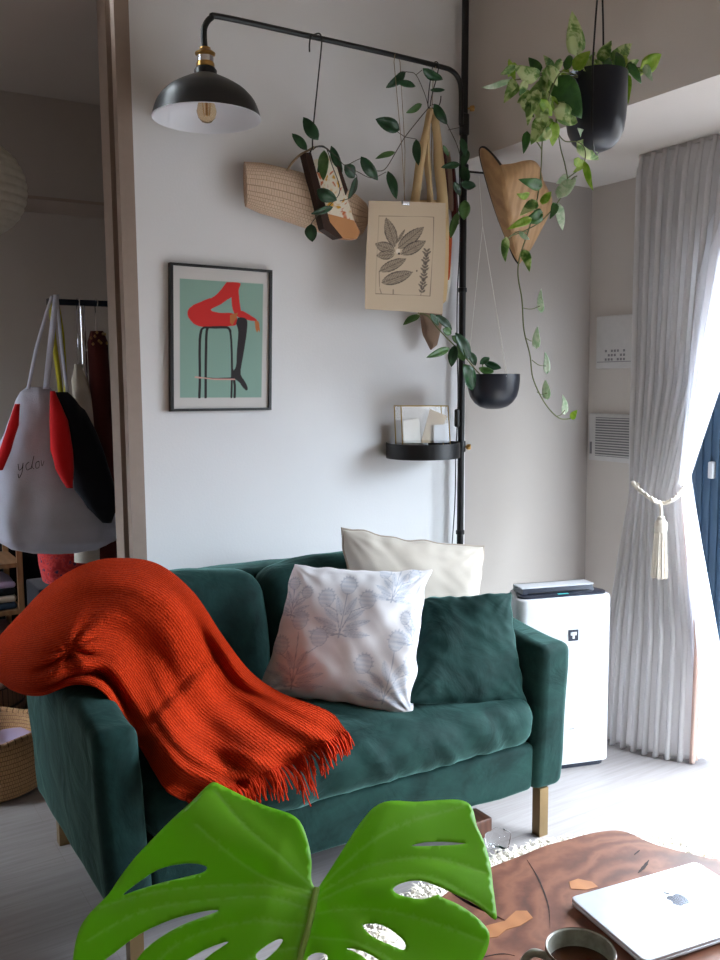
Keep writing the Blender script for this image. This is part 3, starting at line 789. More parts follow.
# ------------------------------------------------------------------ pole, lamp arm, lamp, tray
def pp(x, y, Y=2.845): return P(x, y, Y)
ptop = pp(465.5, 0); pbot = pp(460, 545)
dd = (pbot-ptop)/(pbot.z-ptop.z)
def polept(z, r=0): q = ptop+dd*(z-ptop.z); return q
pole = thing('tension_pole', (polept(0).x, polept(0).y, 0), 'black floor-to-ceiling tension pole standing behind the right end of the sofa', 'pole')
MB().tube([polept(0), polept(1.2), polept(ZC)], .0135, 20).build('tube', 'black', pole)
def coll(z, r=.019, h=.03): return MB().lathe([(r*.8, -h/2), (r, -h/2+.003), (r, h/2-.003), (r*.8, h/2)], polept(z), 20, cap=(1, 1))
for yy in (290, 532): coll(pp(462, yy).z, .0175, .02).build('collar', 'black', pole)
coll(.012, .035, .024).build('foot', 'black', pole); coll(ZC-.012, .035, .024).build('ceiling_pad', 'black', pole)
coll(pp(466, 125).z, .019, .08).build('collar', 'black', pole); coll(pp(464, 171).z, .019, .05).build('collar', 'black', pole)
def knob(z, nm='knob', par=None):
    q = polept(z); d = Vector((.8, -.6, 0)).normalized()
    return MB().lathe([(.004, .012), (.004, .02), (.010, .021), (.0115, .026), (.0115, .036), (.009, .039)], q, 16, axis=d, cap=(1, 1)).build(nm, 'brass', par)
knob(pp(466, 109).z, 'knob', pole)
# power cable that runs down beside the pole
cab = spline([pp(461, 128, 2.82), pp(459.5, 180, 2.82), pp(460, 240, 2.82), pp(457.5, 290, 2.83), pp(457, 340, 2.82), pp(458, 400, 2.82), pp(456, 450, 2.82), pp(455, 500, 2.83), pp(452, 545, 2.83), pp(450, 570, 2.84)], 8)
MB().tube(cab, .0022, 6).build('cable', 'black', pole)
sw = pp(457, 418, 2.825); MB().rbox((sw.x-.011, sw.y-.012, sw.z-.036), (sw.x+.009, sw.y+.008, sw.z+.036), .008, .02).build('switch_box', 'black', pole)
def barY(x): return 2.70+(2.825-2.70)*(x-204)/(460-204)
def B_(x, y, dY=0): return P(x, y, barY(x)+dY)
arm_ = thing('lamp_arm', B_(461, 130), 'long black metal arm reaching left from the pole above the sofa', 'bracket')
MB().tube(spline([B_(205, 52), B_(204, 36), B_(205, 26), B_(211, 18), B_(222, 17), B_(300, 34), B_(380, 52), B_(438, 66), B_(452, 71), B_(459, 80), B_(461, 94), B_(461, 125)], 8), .0092, 16).build('tube', 'black', arm_)
LC = P(206.8, 118.5, 2.70); k = mpp(LC); LR = 54.5*k
lamp = thing('pendant_lamp', LC, 'black dome lamp with white inside and brass socket at the end of the arm', 'lamp')
prof = [(LR, .0), (LR*.985, .006), (LR*.93, .22*LR), (LR*.86, .36*LR), (LR*.72, .52*LR), (LR*.55, .64*LR), (LR*.38, .735*LR), (LR*.27, .79*LR), (LR*.21, .82*LR), (LR*.2, .84*LR)]
prof = [(q.x, q.z*.93) for q in spline([(r_, 0, z_) for r_, z_ in prof], 4)]
inn = [(max(.001, r_-.0025), z_-(.0 if i == 0 else .0022)) for i, (r_, z_) in enumerate(prof)]
m = MB().lathe(prof, LC, 72, 0); m.lathe(inn[::-1], LC, 72, 1); m.lathe([prof[0], inn[0]], LC, 72, 1)
m.build('shade', ['black', 'shade_in'], lamp)
z0 = .83*LR*.93
MB().lathe([(LR*.205, z0-.004), (LR*.205, z0+.012), (LR*.17, z0+.02), (LR*.12, z0+.021)], LC, 32, cap=(1, 1)).build('cap', 'black', lamp)
sk = MB().lathe([(LR*.13, z0+.02), (LR*.165, z0+.022), (LR*.165, z0+.032), (LR*.14, z0+.033), (LR*.15, z0+.034), (LR*.15, z0+.055), (LR*.18, z0+.058), (LR*.185, z0+.063), (LR*.14, z0+.069), (LR*.10, z0+.074), (LR*.1, z0+.079)], LC, 28, cap=(1, 1)).build('socket', 'brass', lamp)
MB().lathe([(LR*.152, z0+.036), (LR*.152, z0+.053)], LC, 28).build('sleeve', 'chrome', sk)
bz = -.022
MB().lathe([(.001, bz-.004), (.014, bz-.001), (.026, bz+.012), (.031, bz+.03), (.027, bz+.05), (.019, bz+.068), (.015, bz+.085), (.0148, bz+.10)], LC+Vector((0, 0, .012)), 28).build('bulb', 'bulb', lamp)
bq = LC+Vector((0, 0, .012))
m = MB()
for i in range(6):
    an = i*PI/3; m.tube([bq+Vector((math.cos(an)*.007, math.sin(an)*.007, bz+.02)), bq+Vector((math.cos(an)*.012, math.sin(an)*.012, bz+.065))], .0008, 5)
m.tube([bq+Vector((0, 0, bz+.02)), bq+Vector((0, 0, bz+.09))], .003, 6)
m.build('filament', 'brass', lamp)
MB().lathe([(.015, bz+.085), (.0155, bz+.13)], bq, 20, cap=(1, 1)).build('bulb_base', 'chrome', lamp)
# round tray on the pole
TC = P(423, 450, 2.80); k = mpp(TC); TR_ = 37*k
tray = thing('round_tray', TC, 'round black metal tray clamped to the pole above the sofa', 'tray')
hz = .5*15*k
m = MB().lathe([(TR_, -hz), (TR_, hz)], TC, 56).lathe([(TR_-.0025, hz), (TR_-.0025, -hz+.003)], TC, 56).lathe([(TR_, hz), (TR_-.0025, hz)], TC, 56)
m.build('rim', 'black', tray)
MB().lathe([(TR_-.001, -hz+.001), (TR_-.001, -hz+.004)], TC, 56, cap=(1, 1)).build('base', 'black', tray)
q = polept(TC.z); MB().lathe([(.0175, -.02), (.0185, -.018), (.0185, .022), (.0175, .024)], q, 20, cap=(1, 1)).tube([q, q.lerp(TC, .12)+Vector((0, 0, 0))], .007, 10).build('clamp', 'black', tray)
knob(TC.z, 'knob', tray)
# glass keepsake box with papers on the tray
f0, f1, f2, f3 = P(403, 442, 2.80), P(451, 443, 2.785), P(448, 406, 2.785), P(401, 406, 2.80)
gb = thing('glass_box', (TC.x, TC.y, TC.z-hz+.004), 'small brass-edged glass box holding papers, standing on the round black tray', 'box')
zb_ = TC.z-hz+.005
dv = Vector((0, .045, 0))
def down(p): return Vector((p.x, p.y, zb_))
m = MB()
fr_ = [down(f0), down(f1), f2, f3]
for A in (Vector((0, 0, 0)), dv):
    for i in range(4): m.tube([fr_[i]+A, fr_[(i+1) % 4]+A], .0022, 6)
for c_ in fr_: m.tube([c_, c_+dv], .0022, 6)
m.build('wire_frame', 'gold', gb)
m = MB()
for A in (Vector((0, 0, 0)), dv): m.add([c_+A for c_ in fr_], [(0, 1, 2, 3)])
m.build('pane', 'pane', gb, smooth=0)
def card(name, pts, yo, mat, lab, cat='paper'):
    w4 = [P(x, y, 2.80+yo) for x, y in pts]
    n = Vector((0, .0018, 0)); vs = w4+[p+n for p in w4]
    mn = min(p.z for p in w4)
    if mn < zb_+.001: vs = [Vector((p.x, p.y, max(p.z, zb_+.001))) for p in vs]
    o = MB().add(vs, [(0, 1, 2, 3), (7, 6, 5, 4), (0, 4, 5, 1), (1, 5, 6, 2), (2, 6, 7, 3), (3, 7, 4, 0)])
    mb = MB(); mb.add(vs, [(0, 1, 2, 3), (7, 6, 5, 4), (0, 4, 5, 1), (1, 5, 6, 2), (2, 6, 7, 3), (3, 7, 4, 0)])
    return tag(mb.build(name, mat, None, smooth=0), lab, cat)
card('paper_card', [(404, 443), (421, 443), (419, 418), (403, 421)], .012, 'paper', 'white paper slip at the left inside the glass box')
card('paper_card', [(421, 443), (437, 443), (447, 416), (430, 409)], .018, MT['banner'], 'tan-edged folded paper leaning in the middle of the glass box')
card('paper_card', [(434, 443), (450, 443), (449, 424), (434, 425)], .006, 'white', 'white card at the right front inside the glass box')

# ------------------------------------------------------------------ framed poster
pf = [P(169.2, 262.5, DW-.012), P(271, 270.5, DW-.012), P(270, 410, DW-.012), P(170, 411.5, DW-.012)]
poster = thing('framed_poster', (pf[3]+pf[2])/2, 'black framed print of red figure in black stockings seated on a bar stool', 'picture')
def quad(u, v, pf=pf): return (pf[3]*(1-u)+pf[2]*u)*(1-v)+(pf[0]*(1-u)+pf[1]*u)*v
m = MB(); fwid = .018
def bar4(m, u0, v0, u1, v1, y0, y1):
    vs = []
    for dy_ in (y0, y1):
        for (u, v) in ((u0, v0), (u1, v0), (u1, v1), (u0, v1)): q = quad(u, v).copy(); q.y += dy_; vs.append(q)
    m.add(vs, [(0, 1, 2, 3), (7, 6, 5, 4), (0, 4, 5, 1), (1, 5, 6, 2), (2, 6, 7, 3), (3, 7, 4, 0)])
a, b = .026, .018
bar4(m, 0, 0, 1, b, -.012, .012); bar4(m, 0, 1-b, 1, 1, -.012, .012); bar4(m, 0, b, a, 1-b, -.012, .012); bar4(m, 1-a, b, 1, 1-b, -.012, .012)
m.build('frame', 'black', poster, smooth=0)
cv = Canvas(210, 294, srgb(206, 202, 198))
def U(x, y):                         # measured on a flat view of the print
    X = (x-(100+5*(y-65)/765))/(520)*210; top = 68+(x-100)*.077; bot = 829-(x-100)*.008; return (X, (y-top)/(bot-top)*294)
teal = srgb(138, 170, 156); red = srgb(206, 44, 40); blk = srgb(46, 40, 42); hand = srgb(190, 110, 60)
cv.poly([U(137, 138), U(588, 168), U(586, 768), U(140, 768)], teal)
L = lambda *p: [U(*q) for q in p]
cv.poly(sp2(L((385, 157), (455, 162), (452, 190), (440, 225), (410, 236), (360, 270), (300, 302), (345, 318), (410, 320), (440, 335), (440, 380), (400, 388), (320, 392), (240, 388), (195, 360), (178, 318), (200, 282), (260, 255), (320, 230), (360, 190)), 4), red)
cv.poly(sp2(L((420, 165), (458, 163), (450, 200), (462, 300), (480, 312), (548, 350), (546, 364), (490, 352), (440, 335), (420, 300), (412, 240)), 4), red)
cv.poly(L((404, 330), (448, 318), (440, 345), (420, 385), (404, 372)), hand)
cv.poly(sp2(L((542, 362), (560, 362), (572, 400), (570, 428), (562, 410), (556, 425), (546, 400)), 3), hand)
for pts in (((300, 396), (262, 398), (246, 430), (242, 520), (244, 660), (242, 766)), ((284, 400), (278, 440), (276, 620), (276, 766)), ((276, 396), (370, 394), (400, 404), (412, 460), (418, 620), (416, 766)), ((420, 620), (434, 700), (434, 766))):
    cv.line(sp2(L(*pts), 5), 2.6, blk)
cv.line(L((240, 662), (330, 668), (432, 664)), 1.8, blk); cv.line(L((222, 658), (330, 672), (436, 672)), 1.6, srgb(214, 160, 150))
cv.poly(sp2(L((446, 345), (470, 342), (498, 356), (498, 420), (484, 520), (468, 620), (470, 650), (500, 700), (506, 726), (494, 730), (460, 690), (424, 662), (420, 640), (440, 600), (444, 520), (450, 420), (438, 375)), 4), blk)
MB().grid(lambda u, v: quad(u*.95+.025, v*.966+.017)+Vector((0, -.004, 0)), 200, 280, colfn=cv.fn()).build('print', 'print', poster, smooth=0)

# ------------------------------------------------------------------ botanical print on twine
bn = [P(368, 201, 2.755), P(446, 203, 2.775), P(443, 314, 2.765), P(365, 309, 2.745)]
ban = thing('botanical_print', (bn[0]+bn[1])/2, 'tan canvas botanical print of leaves hanging on twine from the lamp arm', 'picture')
cv = Canvas(200, 280, srgb(202, 182, 156))
def U(x, y): return ((x-(48-8*(y-70)/720))/(512)*200, (y-70-(x-48)*.03)/(725)*280)
dk = srgb(70, 60, 56); md = srgb(120, 104, 92)
bx = L((110, 172), (472, 178), (458, 695), (104, 690)); cv.line(bx+[bx[0]], .8, md)
for (x0, y0, x1, y1, w_) in ((215, 375, 155, 185, 11), (235, 385, 400, 245, 12), (255, 425, 415, 335, 11), (215, 405, 95, 355, 11), (215, 425, 105, 435, 9), (225, 350, 275, 260, 3), (125, 540, 290, 452, 10), (140, 615, 335, 540, 12)):
    a_ = U(x0, y0); b_ = U(x1, y1); cv.leaf(a_[0], a_[1], b_[0], b_[1], w_*1.3, dk, .9); cv.leaf(a_[0], a_[1], b_[0], b_[1], w_*1.05, srgb(172, 154, 132), .85, dk, stripes=.9)
c_ = U(236, 405); cv.ell(c_[0], c_[1], 5, 7, 0, srgb(226, 214, 196)); cv.ell(c_[0]+3, c_[1]+6, 3, 3, 0, dk)
cv.line(L((125, 540), (128, 640), (140, 690)), .7, md); cv.line(L((214, 660), (214, 690)), 1, md)
cv.line(L((425, 400), (412, 560), (395, 690)), .8, md)
for i in range(16):
    y_ = 405+i*18; x_ = 425-(y_-400)*.08
    for sg in (-1, 1):
        a_ = U(x_, y_); b_ = U(x_+sg*(22+10*math.sin(i*2.1)), y_-22); cv.leaf(a_[0], a_[1], b_[0], b_[1], 2.6, dk, .8)
c_ = U(362, 532); cv.ell(c_[0], c_[1], 2, 2, 0, dk)
def bq_(u, v):
    q = quad(u, v, bn).copy(); q.y += -.006*math.sin(u*PI)+.004*math.sin(v*5+u*2); return q
MB().grid(bq_, 160, 220, colfn=cv.fn()).build('canvas', 'print', ban, smooth=0, solid=.0012)
clp = P(405, 203, 2.755); MB().rbox((clp.x-.017, clp.y-.008, clp.z-.009), (clp.x+.017, clp.y+.002, clp.z+.007), .003, .02).build('clip', 'chrome', ban)
top = B_(397, 56, -.0)
MB().tube([clp, P(402, 150, 2.76), B_(394, 62, -.012), B_(395, 54, -.01), B_(397, 53, .008), B_(400, 62, .01), P(405, 150, 2.77), clp+Vector((0, .006, 0))], .0013, 5).build('twine', 'twine', ban)

# ------------------------------------------------------------------ leaves
def leaf(mb, base, tip, w, mi=0, roll=None, fold=.18, curl=.12, heart=False, n=8, fat=1.0):
    base = Vector(base); tip = Vector(tip); ax = tip-base; L = ax.length; d = ax/L
    vw = (ORG-base).normalized(); side = d.cross(vw).normalized(); nr = side.cross(d).normalized()
    if roll is None: roll = random.uniform(-.6, .6)
    s_ = side*math.cos(roll)+nr*math.sin(roll); nr = s_.cross(d).normalized()
    if nr.dot(vw) < 0: nr = -nr
    vs = []; 
    for i in range(n+1):
        t = i/n
        if heart: wd = (math.sin(PI*min(1, t**.62))**.75)*(1 if t > .02 else .25)*(1.05-.25*t)
        else: wd = math.sin(PI*t**.85)**.75
        if i == 0: wd = .06
        if i == n: wd = .01
        c = base+d*(L*t)+nr*(-curl*L*(t-.35)**2+ .02*L*math.sin(t*9+w*90))
        for k in (-1, -.5, 0, .5, 1):
            back = -.10*L*abs(k)*(1-t)**3 if heart else 0
            vs.append(c+s_*(k*wd*w/2)+nr*(fold*w*(abs(k)**1.3)*wd-.03*w)+d*back)
    fs = [(i*5+k, i*5+k+1, (i+1)*5+k+1, (i+1)*5+k) for i in range(n) for k in range(4)]
    mb.add(vs, fs, mi)
def leafp(mb, x0, y0, x1, y1, w, Y, mi=0, dY=0, **kw):
    a = P(x0, y0, Y); b = P(x1, y1, Y+dY); leaf(mb, a, b, w*mpp(a), mi, **kw)
def vine(mb, pts, Y, r=.0018, jit=.0, mi=0):
    q = [P(p[0], p[1], p[2] if len(p) > 2 else Y) for p in pts]; mb.tube(spline(q, 6), r, 6, mi); return q

# hoya hanging by the straw bag
hb = thing('hoya_plant', B_(318, 140), 'dark leaved hoya vine trailing over the straw bag on a long black cord', 'plant')
YB = 2.735
m = MB()
for q in ((318, 140, 303, 117, 13), (307, 150, 292, 133, 9), (331, 146, 342, 173, 9), (324, 150, 323, 180, 11), (317, 190, 337, 201, 14), (333, 207, 312, 214, 7), (311, 224, 312, 242, 13), (357, 177, 349, 199, 8), (345, 165, 355, 178, 13), (361, 157, 378, 181, 12), (326, 158, 318, 172, 8)):
    leafp(m, *q[:5], YB+random.uniform(-.02, .02), 0 if q[1] != 150 or q[0] == 307 else 1, dY=random.uniform(-.02, .02))
m.build('foliage', ['hoya', 'hoya_light'], hb, smooth=60, solid=.0008)
m = MB()
vine(m, [(313, 150), (318, 146), (326, 148), (332, 165), (340, 190), (330, 205), (318, 215), (311, 224)], YB, .0015)
vine(m, [(326, 148), (338, 158), (345, 165), (357, 160), (362, 158)], YB, .0015); vine(m, [(318, 146), (312, 150), (307, 150)], YB, .0014); vine(m, [(345, 165), (353, 172), (357, 178), (352, 196), (340, 201)], YB, .0014)
vine(m, [(345, 165), (358, 172), (372, 178), (386, 172)], YB, .0013)
m.build('vine', 'vine_dark', hb)
m = MB(); cy = B_(318, 36, -.0)
m.tube(spline([P(312.5, 150, 2.74), P(313, 130, 2.74), P(318, 80, 2.745), B_(321.5, 45, -.012), B_(321, 36, -.006), B_(319, 33.5, .004), B_(316, 34, .0), B_(311, 37, -.012), B_(309.5, 44, -.012), B_(309.5, 52, -.01)], 6), .0026, 8)
m.build('cord', 'black', hb)
# hoya cluster on the second hook
hc = thing('hoya_plant', P(432, 104, 2.79), 'dark leaved hoya vine looping from the lamp arm hook to the pole', 'plant')
m = MB(); YC = 2.77
for q in ((400, 130, 376, 119, 14, 0), (406, 72, 387, 88, 10, 0), (397, 82, 417, 86, 7, 0), (423, 69, 443, 81, 11, 0), (430, 90, 446, 90, 4, 0), (422, 104, 407, 113, 7, 1), (434, 104, 447, 125, 10, 0), (416, 139, 418, 165, 9, 0), (395, 152, 376, 158, 6, 1), (388, 171, 397, 199, 10, 0), (460, 164, 442, 167, 7, 0), (461, 183, 477, 187, 9, 0), (465, 200, 464, 220, 12, 1), (458, 212, 450, 238, 8, 1), (463, 166, 468, 182, 12, 0), (443, 145, 449, 157, 4, 1), (461, 138, 466, 156, 8, 0), (468, 150, 462, 168, 8, 0), (454, 182, 461, 196, 7, 0)):
    leafp(m, *q[:5], YC+random.uniform(-.015, .015), q[5], dY=random.uniform(-.015, .015))
m.build('foliage', ['hoya', 'hoya_light'], hc, smooth=60, solid=.0008)
m = MB()
vine(m, [(431, 105), (420, 118), (405, 137), (397, 150), (386, 168), (378, 171), (370, 168), (362, 158)], YC, .0016)
vine(m, [(428, 105), (424, 92), (416, 75), (408, 72), (400, 72)], YC, .0013); vine(m, [(416, 75), (422, 70)], YC, .0012)
vine(m, [(432, 104), (440, 110), (449, 128), (458, 148), (462, 170), (461, 195), (458, 212)], 2.80, .0015)
vine(m, [(405, 137), (396, 131)], YC, .0012); vine(m, [(405, 137), (416, 139)], YC, .0012); vine(m, [(448, 130), (462, 127)], YC, .0012)
m.build('vine', 'vine_dark', hc)
m = MB(); m.tube(spline([P(430, 106, 2.785), P(432, 95, 2.79), B_(437, 76, -.016), B_(438.5, 66, -.014), B_(437, 62, .0), B_(434, 63, .014), B_(432, 70, .014), P(429, 90, 2.80), P(428, 106, 2.80), P(430, 108, 2.79)], 6), .002, 6)
m.tube(spline([P(441, 96, 2.78), P(440, 103, 2.78), P(437, 108, 2.785), P(432, 108, 2.79)], 5), .002, 6).build('hook', 'black', hc)

# straw bag, cotton purse, canvas tote, speckled pouch
def loftpx(mb, st, seg=24, ex=.8, mi=0, cap=True):
    # stations: x_top,y_top,x_bot,y_bot,Y,thickness ; cross-section superellipse between top and bottom edges
    n = len(st); vs = []; uv = []
    for i, (xt, yt, xb, yb, Y, th) in enumerate(st):
        T = P(xt, yt, Y); Bt = P(xb, yb, Y); c = (T+Bt)/2; h = (T-Bt)/2; axd = Vector((0, 1, 0))
        for k in range(seg):
            an = 2*PI*k/seg; cc, ss = math.cos(an), math.sin(an)
            a = math.copysign(abs(ss)**ex, ss); b = math.copysign(abs(cc)**ex, cc)
            vs.append(c+h*a+axd*(b*th/2)); uv.append((i/(n-1), k/seg))
    fs = [(i*seg+k, (i+1)*seg+k, (i+1)*seg+(k+1) % seg, i*seg+(k+1) % seg) for i in range(n-1) for k in range(seg)]
    if cap: fs += [tuple(range(seg)), tuple((n-1)*seg+k for k in range(seg-1, -1, -1))]
    mb.add(vs, fs, mi, uv); return mb
YS = 2.835
def interp(st, n=5):
    out = []
    for i in range(len(st)-1):
        for k in range(n):
            t = k/n; out.append(tuple(a*(1-t)+b*t for a, b in zip(st[i], st[i+1])))
    out.append(st[-1]); return out
sb = thing('straw_bag', P(308, 160, YS), 'pale woven straw bag hanging sideways against the wall under the lamp arm', 'bag')
loftpx(MB(), interp([(244.5, 163, 246, 207, YS, .03), (262, 164, 260, 213, YS, .06), (280, 168, 280, 219, YS, .075), (300, 173, 300, 226, YS, .08), (320, 180, 322, 233, YS, .08), (340, 187, 340, 238, YS, .07), (356, 195, 353, 240, YS, .055), (365, 203, 362, 234, YS, .04), (369, 212, 367, 224, YS, .02)]), 40, .75).build('body', 'straw', sb, smooth=60)
MB().tube(spline([P(287, 171, YS-.03), P(292, 163, YS-.04), P(300, 155, YS-.05), P(309, 150, YS-.07), P(314, 147, 2.752)], 6), .004, 8).build('handle', 'twine', sb)
MB().tube([P(244.5, 163, YS), P(244.5+4, 163.2, YS), P(262, 164, YS), P(280, 168, YS), P(300, 173, YS), P(320, 180, YS)], .004, 8).build('hem', 'straw', sb)
YP = 2.765
pc = thing('cotton_purse', P(325, 155, YP), 'small printed cotton purse with leather bottom hanging in front of the straw bag', 'bag')
def slab4(mb, pts, Y, th, mi=0):
    a = [P(x, y, Y) for x, y in pts]; b = [p+Vector((0, th, 0)) for p in a]; n = len(pts)
    mb.add(a+b, [tuple(range(n)), tuple(range(2*n-1, n-1, -1))]+[(i, n+i, n+(i+1) % n, (i+1) % n) for i in range(n)], mi); return mb
slab4(MB(), [(313, 160), (334, 155), (347, 196), (354, 221), (328, 214)], YP, .03).build('print_panel', 'citrus', pc, smooth=0)
slab4(MB(), [(327, 213.5), (354, 220.5), (360, 232), (357, 239), (341, 238), (331, 226)], YP-.002, .034).build('bottom', 'tan_leather', pc, smooth=0)
m = MB()
slab4(m, [(305, 153), (311, 152), (330, 222), (343, 238), (338, 238.5), (324, 229)], YP-.004, .038)
slab4(m, [(333, 152), (336.5, 156), (348, 190), (346, 195)], YP-.004, .02)
m.build('edge_strap', 'brown_leather', pc, smooth=0)
m = MB(); m.tube(spline([P(309, 156, YP), P(313, 148, YP-.01), P(324, 147, YP-.01), P(333, 155, YP)], 6), .003, 8).build('carry_loop', 'black', pc)
YT2 = 2.845
tt = thing('canvas_tote', P(432, 110, YT2), 'tan and rust canvas tote bag hanging from a hook behind the botanical print', 'bag')
m = MB()
for (pts, w0, w1) in ((((431, 108), (424, 140), (415, 200), (413, 240)), 5, 12), (((434, 108), (438, 150), (442, 200), (442, 240)), 7, 14), (((429, 110), (427, 150), (430, 200), (430, 240)), 4, 8)):
    q = spline([P(x, y, YT2-.02) for x, y in pts], 6); n = len(q); vs = []
    for i, p in enumerate(q):
        w_ = (w0+(w1-w0)*i/(n-1))*.5*mpp(p); vs += [p+RT*(-w_)+Vector((0, .004*math.sin(i), 0)), p+Vector((0, -.006, 0)), p+RT*w_]
    m.add(vs, [(i*3+k, i*3+k+1, (i+1)*3+k+1, (i+1)*3+k) for i in range(n-1) for k in range(2)])
m.build('strap', 'tote_cloth', tt, solid=.003)
loftpx(MB(), interp([(400, 205, 402, 300, YT2, .02), (420, 200, 420, 306, YT2, .045), (440, 200, 440, 306, YT2, .05), (447, 206, 445, 302, YT2, .035)], 3), 24, .8).build('body', 'tote_cloth', tt)
loftpx(MB(), interp([(446.5, 232, 447, 280, YT2-.01, .012), (449.5, 232, 449, 280, YT2-.01, .02), (452, 234, 450, 272, YT2-.01, .006)], 3), 12, .9).build('side_stripe', 'rust_cloth', tt)
loftpx(MB(), interp([(446, 262, 445, 302, YT2+.008, .01), (449, 266, 447, 302, YT2+.008, .02), (453, 262, 449.5, 288, YT2+.008, .006)], 3), 12, .9).build('lining', 'paper', tt)
gs = thing('cloth_scarf', P(447, 150, 2.85), 'brown striped scarf hanging between the tan tote and the pole', 'scarf')
m = MB()
for (a0, b0, mi) in (((443, 145), (446, 196), 0), ((448, 150), (452, 210), 1), ((452, 160), (456, 225), 0)):
    loftpx(m, interp([(a0[0]-2, a0[1]+5, b0[0]-4, b0[1], 2.855, .006), (a0[0]+1, a0[1], b0[0], b0[1]+3, 2.85, .016), (a0[0]+3, a0[1]+8, b0[0]+3, b0[1], 2.855, .006)], 2), 10, .9, mi)
m.build('cloth', ['maroon_cloth', 'pouch'], gs); 
put = thing('speckled_pouch', P(430, 350, 2.83), 'brown speckled pouch hanging low behind the botanical print', 'bag')
loftpx(MB(), interp([(420, 312, 423, 322, 2.83, .02), (423, 306, 425, 338, 2.83, .04), (429, 302, 431, 350, 2.83, .05), (435, 304, 436, 346, 2.83, .045), (440, 308, 440, 330, 2.83, .03)], 3), 24, .95).build('body', 'pouch', put)
MB().tube(spline([P(430, 306, 2.83), P(431, 220, 2.85), P(432, 110, 2.84), B_(434, 68, .016), B_(435, 63, .002), B_(436, 70, -.012)], 6), .0014, 6).build('cord', 'twine', put)

# lower bowl planter with hoya
BC = P(493.5, 374, 2.60); k = mpp(BC); BR_ = 26.5*k
bp = thing('hanging_bowl_planter', BC-Vector((0, 0, BR_*1.25)), 'blue-black bowl planter with green leaves hanging right of the pole', 'planter')
pr_ = [(.001, -1.32), (.25, -1.31), (.5, -1.24), (.72, -1.08), (.88, -.85), (.96, -.55), (1.0, -.2), (1.0, 0), (.975, 0), (.96, -.2), (.9, -.6)]
MB().lathe([(a*BR_, b*BR_) for a, b in pr_], BC, 56).build('bowl', 'potblue', bp)
MB().lathe([(.001, -.10*BR_), (.97*BR_, -.16*BR_)], BC, 40).build('soil', 'soil', bp)
apex = P(479, 176, 2.66)
m = MB()
for an in (.3, .3+2.1, .3+4.2):
    m.tube([BC+Vector((math.cos(an)*BR_, math.sin(an)*BR_, -.01)), apex.lerp(BC, .25), apex], .0009, 5)
m.build('string', 'cord_w', bp)
m = MB(); YL = 2.60
for q in ((420, 315, 403, 324, 8, 1), (436, 315, 453, 330, 8, 0), (450, 348, 428, 357, 8, 1), (455, 345, 451, 367, 10, 0), (456, 333, 472, 361, 12, 0), (464, 364, 474, 391, 16, 0), (480, 364, 490, 357, 7, 0), (484, 362, 502, 369, 8, 0), (479, 368, 495, 373, 8, 1), (443, 329, 452, 334, 8, 1), (430, 314, 440, 326, 7, 0), (458, 345, 464, 362, 10, 1), (470, 352, 476, 366, 8, 0), (452, 336, 462, 345, 8, 1)):
    leafp(m, *q[:5], YL-.02+random.uniform(-.02, .02), q[5], dY=random.uniform(-.02, .02))
m.build('foliage', ['hoya', 'hoya_light'], bp, smooth=60, solid=.0008)
m = MB(); vine(m, [(484, 378), (476, 370), (466, 358), (455, 346), (445, 336), (436, 326), (428, 316), (418, 313)], YL, .0024); vine(m, [(484, 378), (483, 368), (482, 362)], YL, .002); vine(m, [(436, 326), (440, 316)], YL, .0014)
m.build('vine', 'vine', bp)

# heart-shaped folded veneer fan on the pole
hf = thing('wooden_wall_heart', P(483, 173, 2.72), 'heart-shaped folded wood veneer panel with black edge, mounted on a rod beside the pole', 'wall decoration')
Z3 = lambda pts: [P(x, y, Y) for x, y, Y in pts]
outer = spline(Z3([(501, 165, 2.62), (494, 156, 2.66), (485, 147.5, 2.70), (480, 149, 2.74), (481, 160, 2.755), (485, 175, 2.75), (491, 196, 2.74), (498, 217, 2.725), (507, 240, 2.70), (514, 257, 2.68), (519, 264, 2.67)]), 6)
crease = [outer[0].lerp(outer[-1], i/(len(outer)-1)) for i in range(len(outer))]
crease = spline(Z3([(501, 165, 2.62), (504, 185, 2.60), (509, 215, 2.62), (514, 242, 2.65), (519, 264, 2.67)]), 15); 
right = spline(Z3([(501, 165, 2.62), (512, 164, 2.60), (524, 161, 2.58), (534, 161, 2.56), (540, 168, 2.56), (543, 180, 2.57), (548, 190, 2.58), (552, 200, 2.59), (549, 214, 2.60), (540, 232, 2.62), (530, 250, 2.65), (519, 264, 2.67)]), 5)
m = MB()
no = len(outer)
def at_(path, t):
    x = t*(len(path)-1); i = min(int(x), len(path)-2); return path[i].lerp(path[i+1], x-i)
m.grid(lambda u, v: at_(outer, v).lerp(at_(crease, v), u)+Vector((0, .02*math.sin(u*PI), 0))*math.sin(v*PI), 10, 50)
m.grid(lambda u, v: at_(crease, v).lerp(at_(right, v), u)+Vector((0, -.01*math.sin(u*PI), 0))*math.sin(v*PI), 10, 50)
m.build('veneer', 'ply', hf, smooth=60, solid=.004)
MB().tube(outer, .0042, 8).build('edging', 'black', hf)
MB().tube([polept(P(464, 171, 2.84).z), P(484, 173, 2.75)], .004, 8).build('rod', 'black', hf)

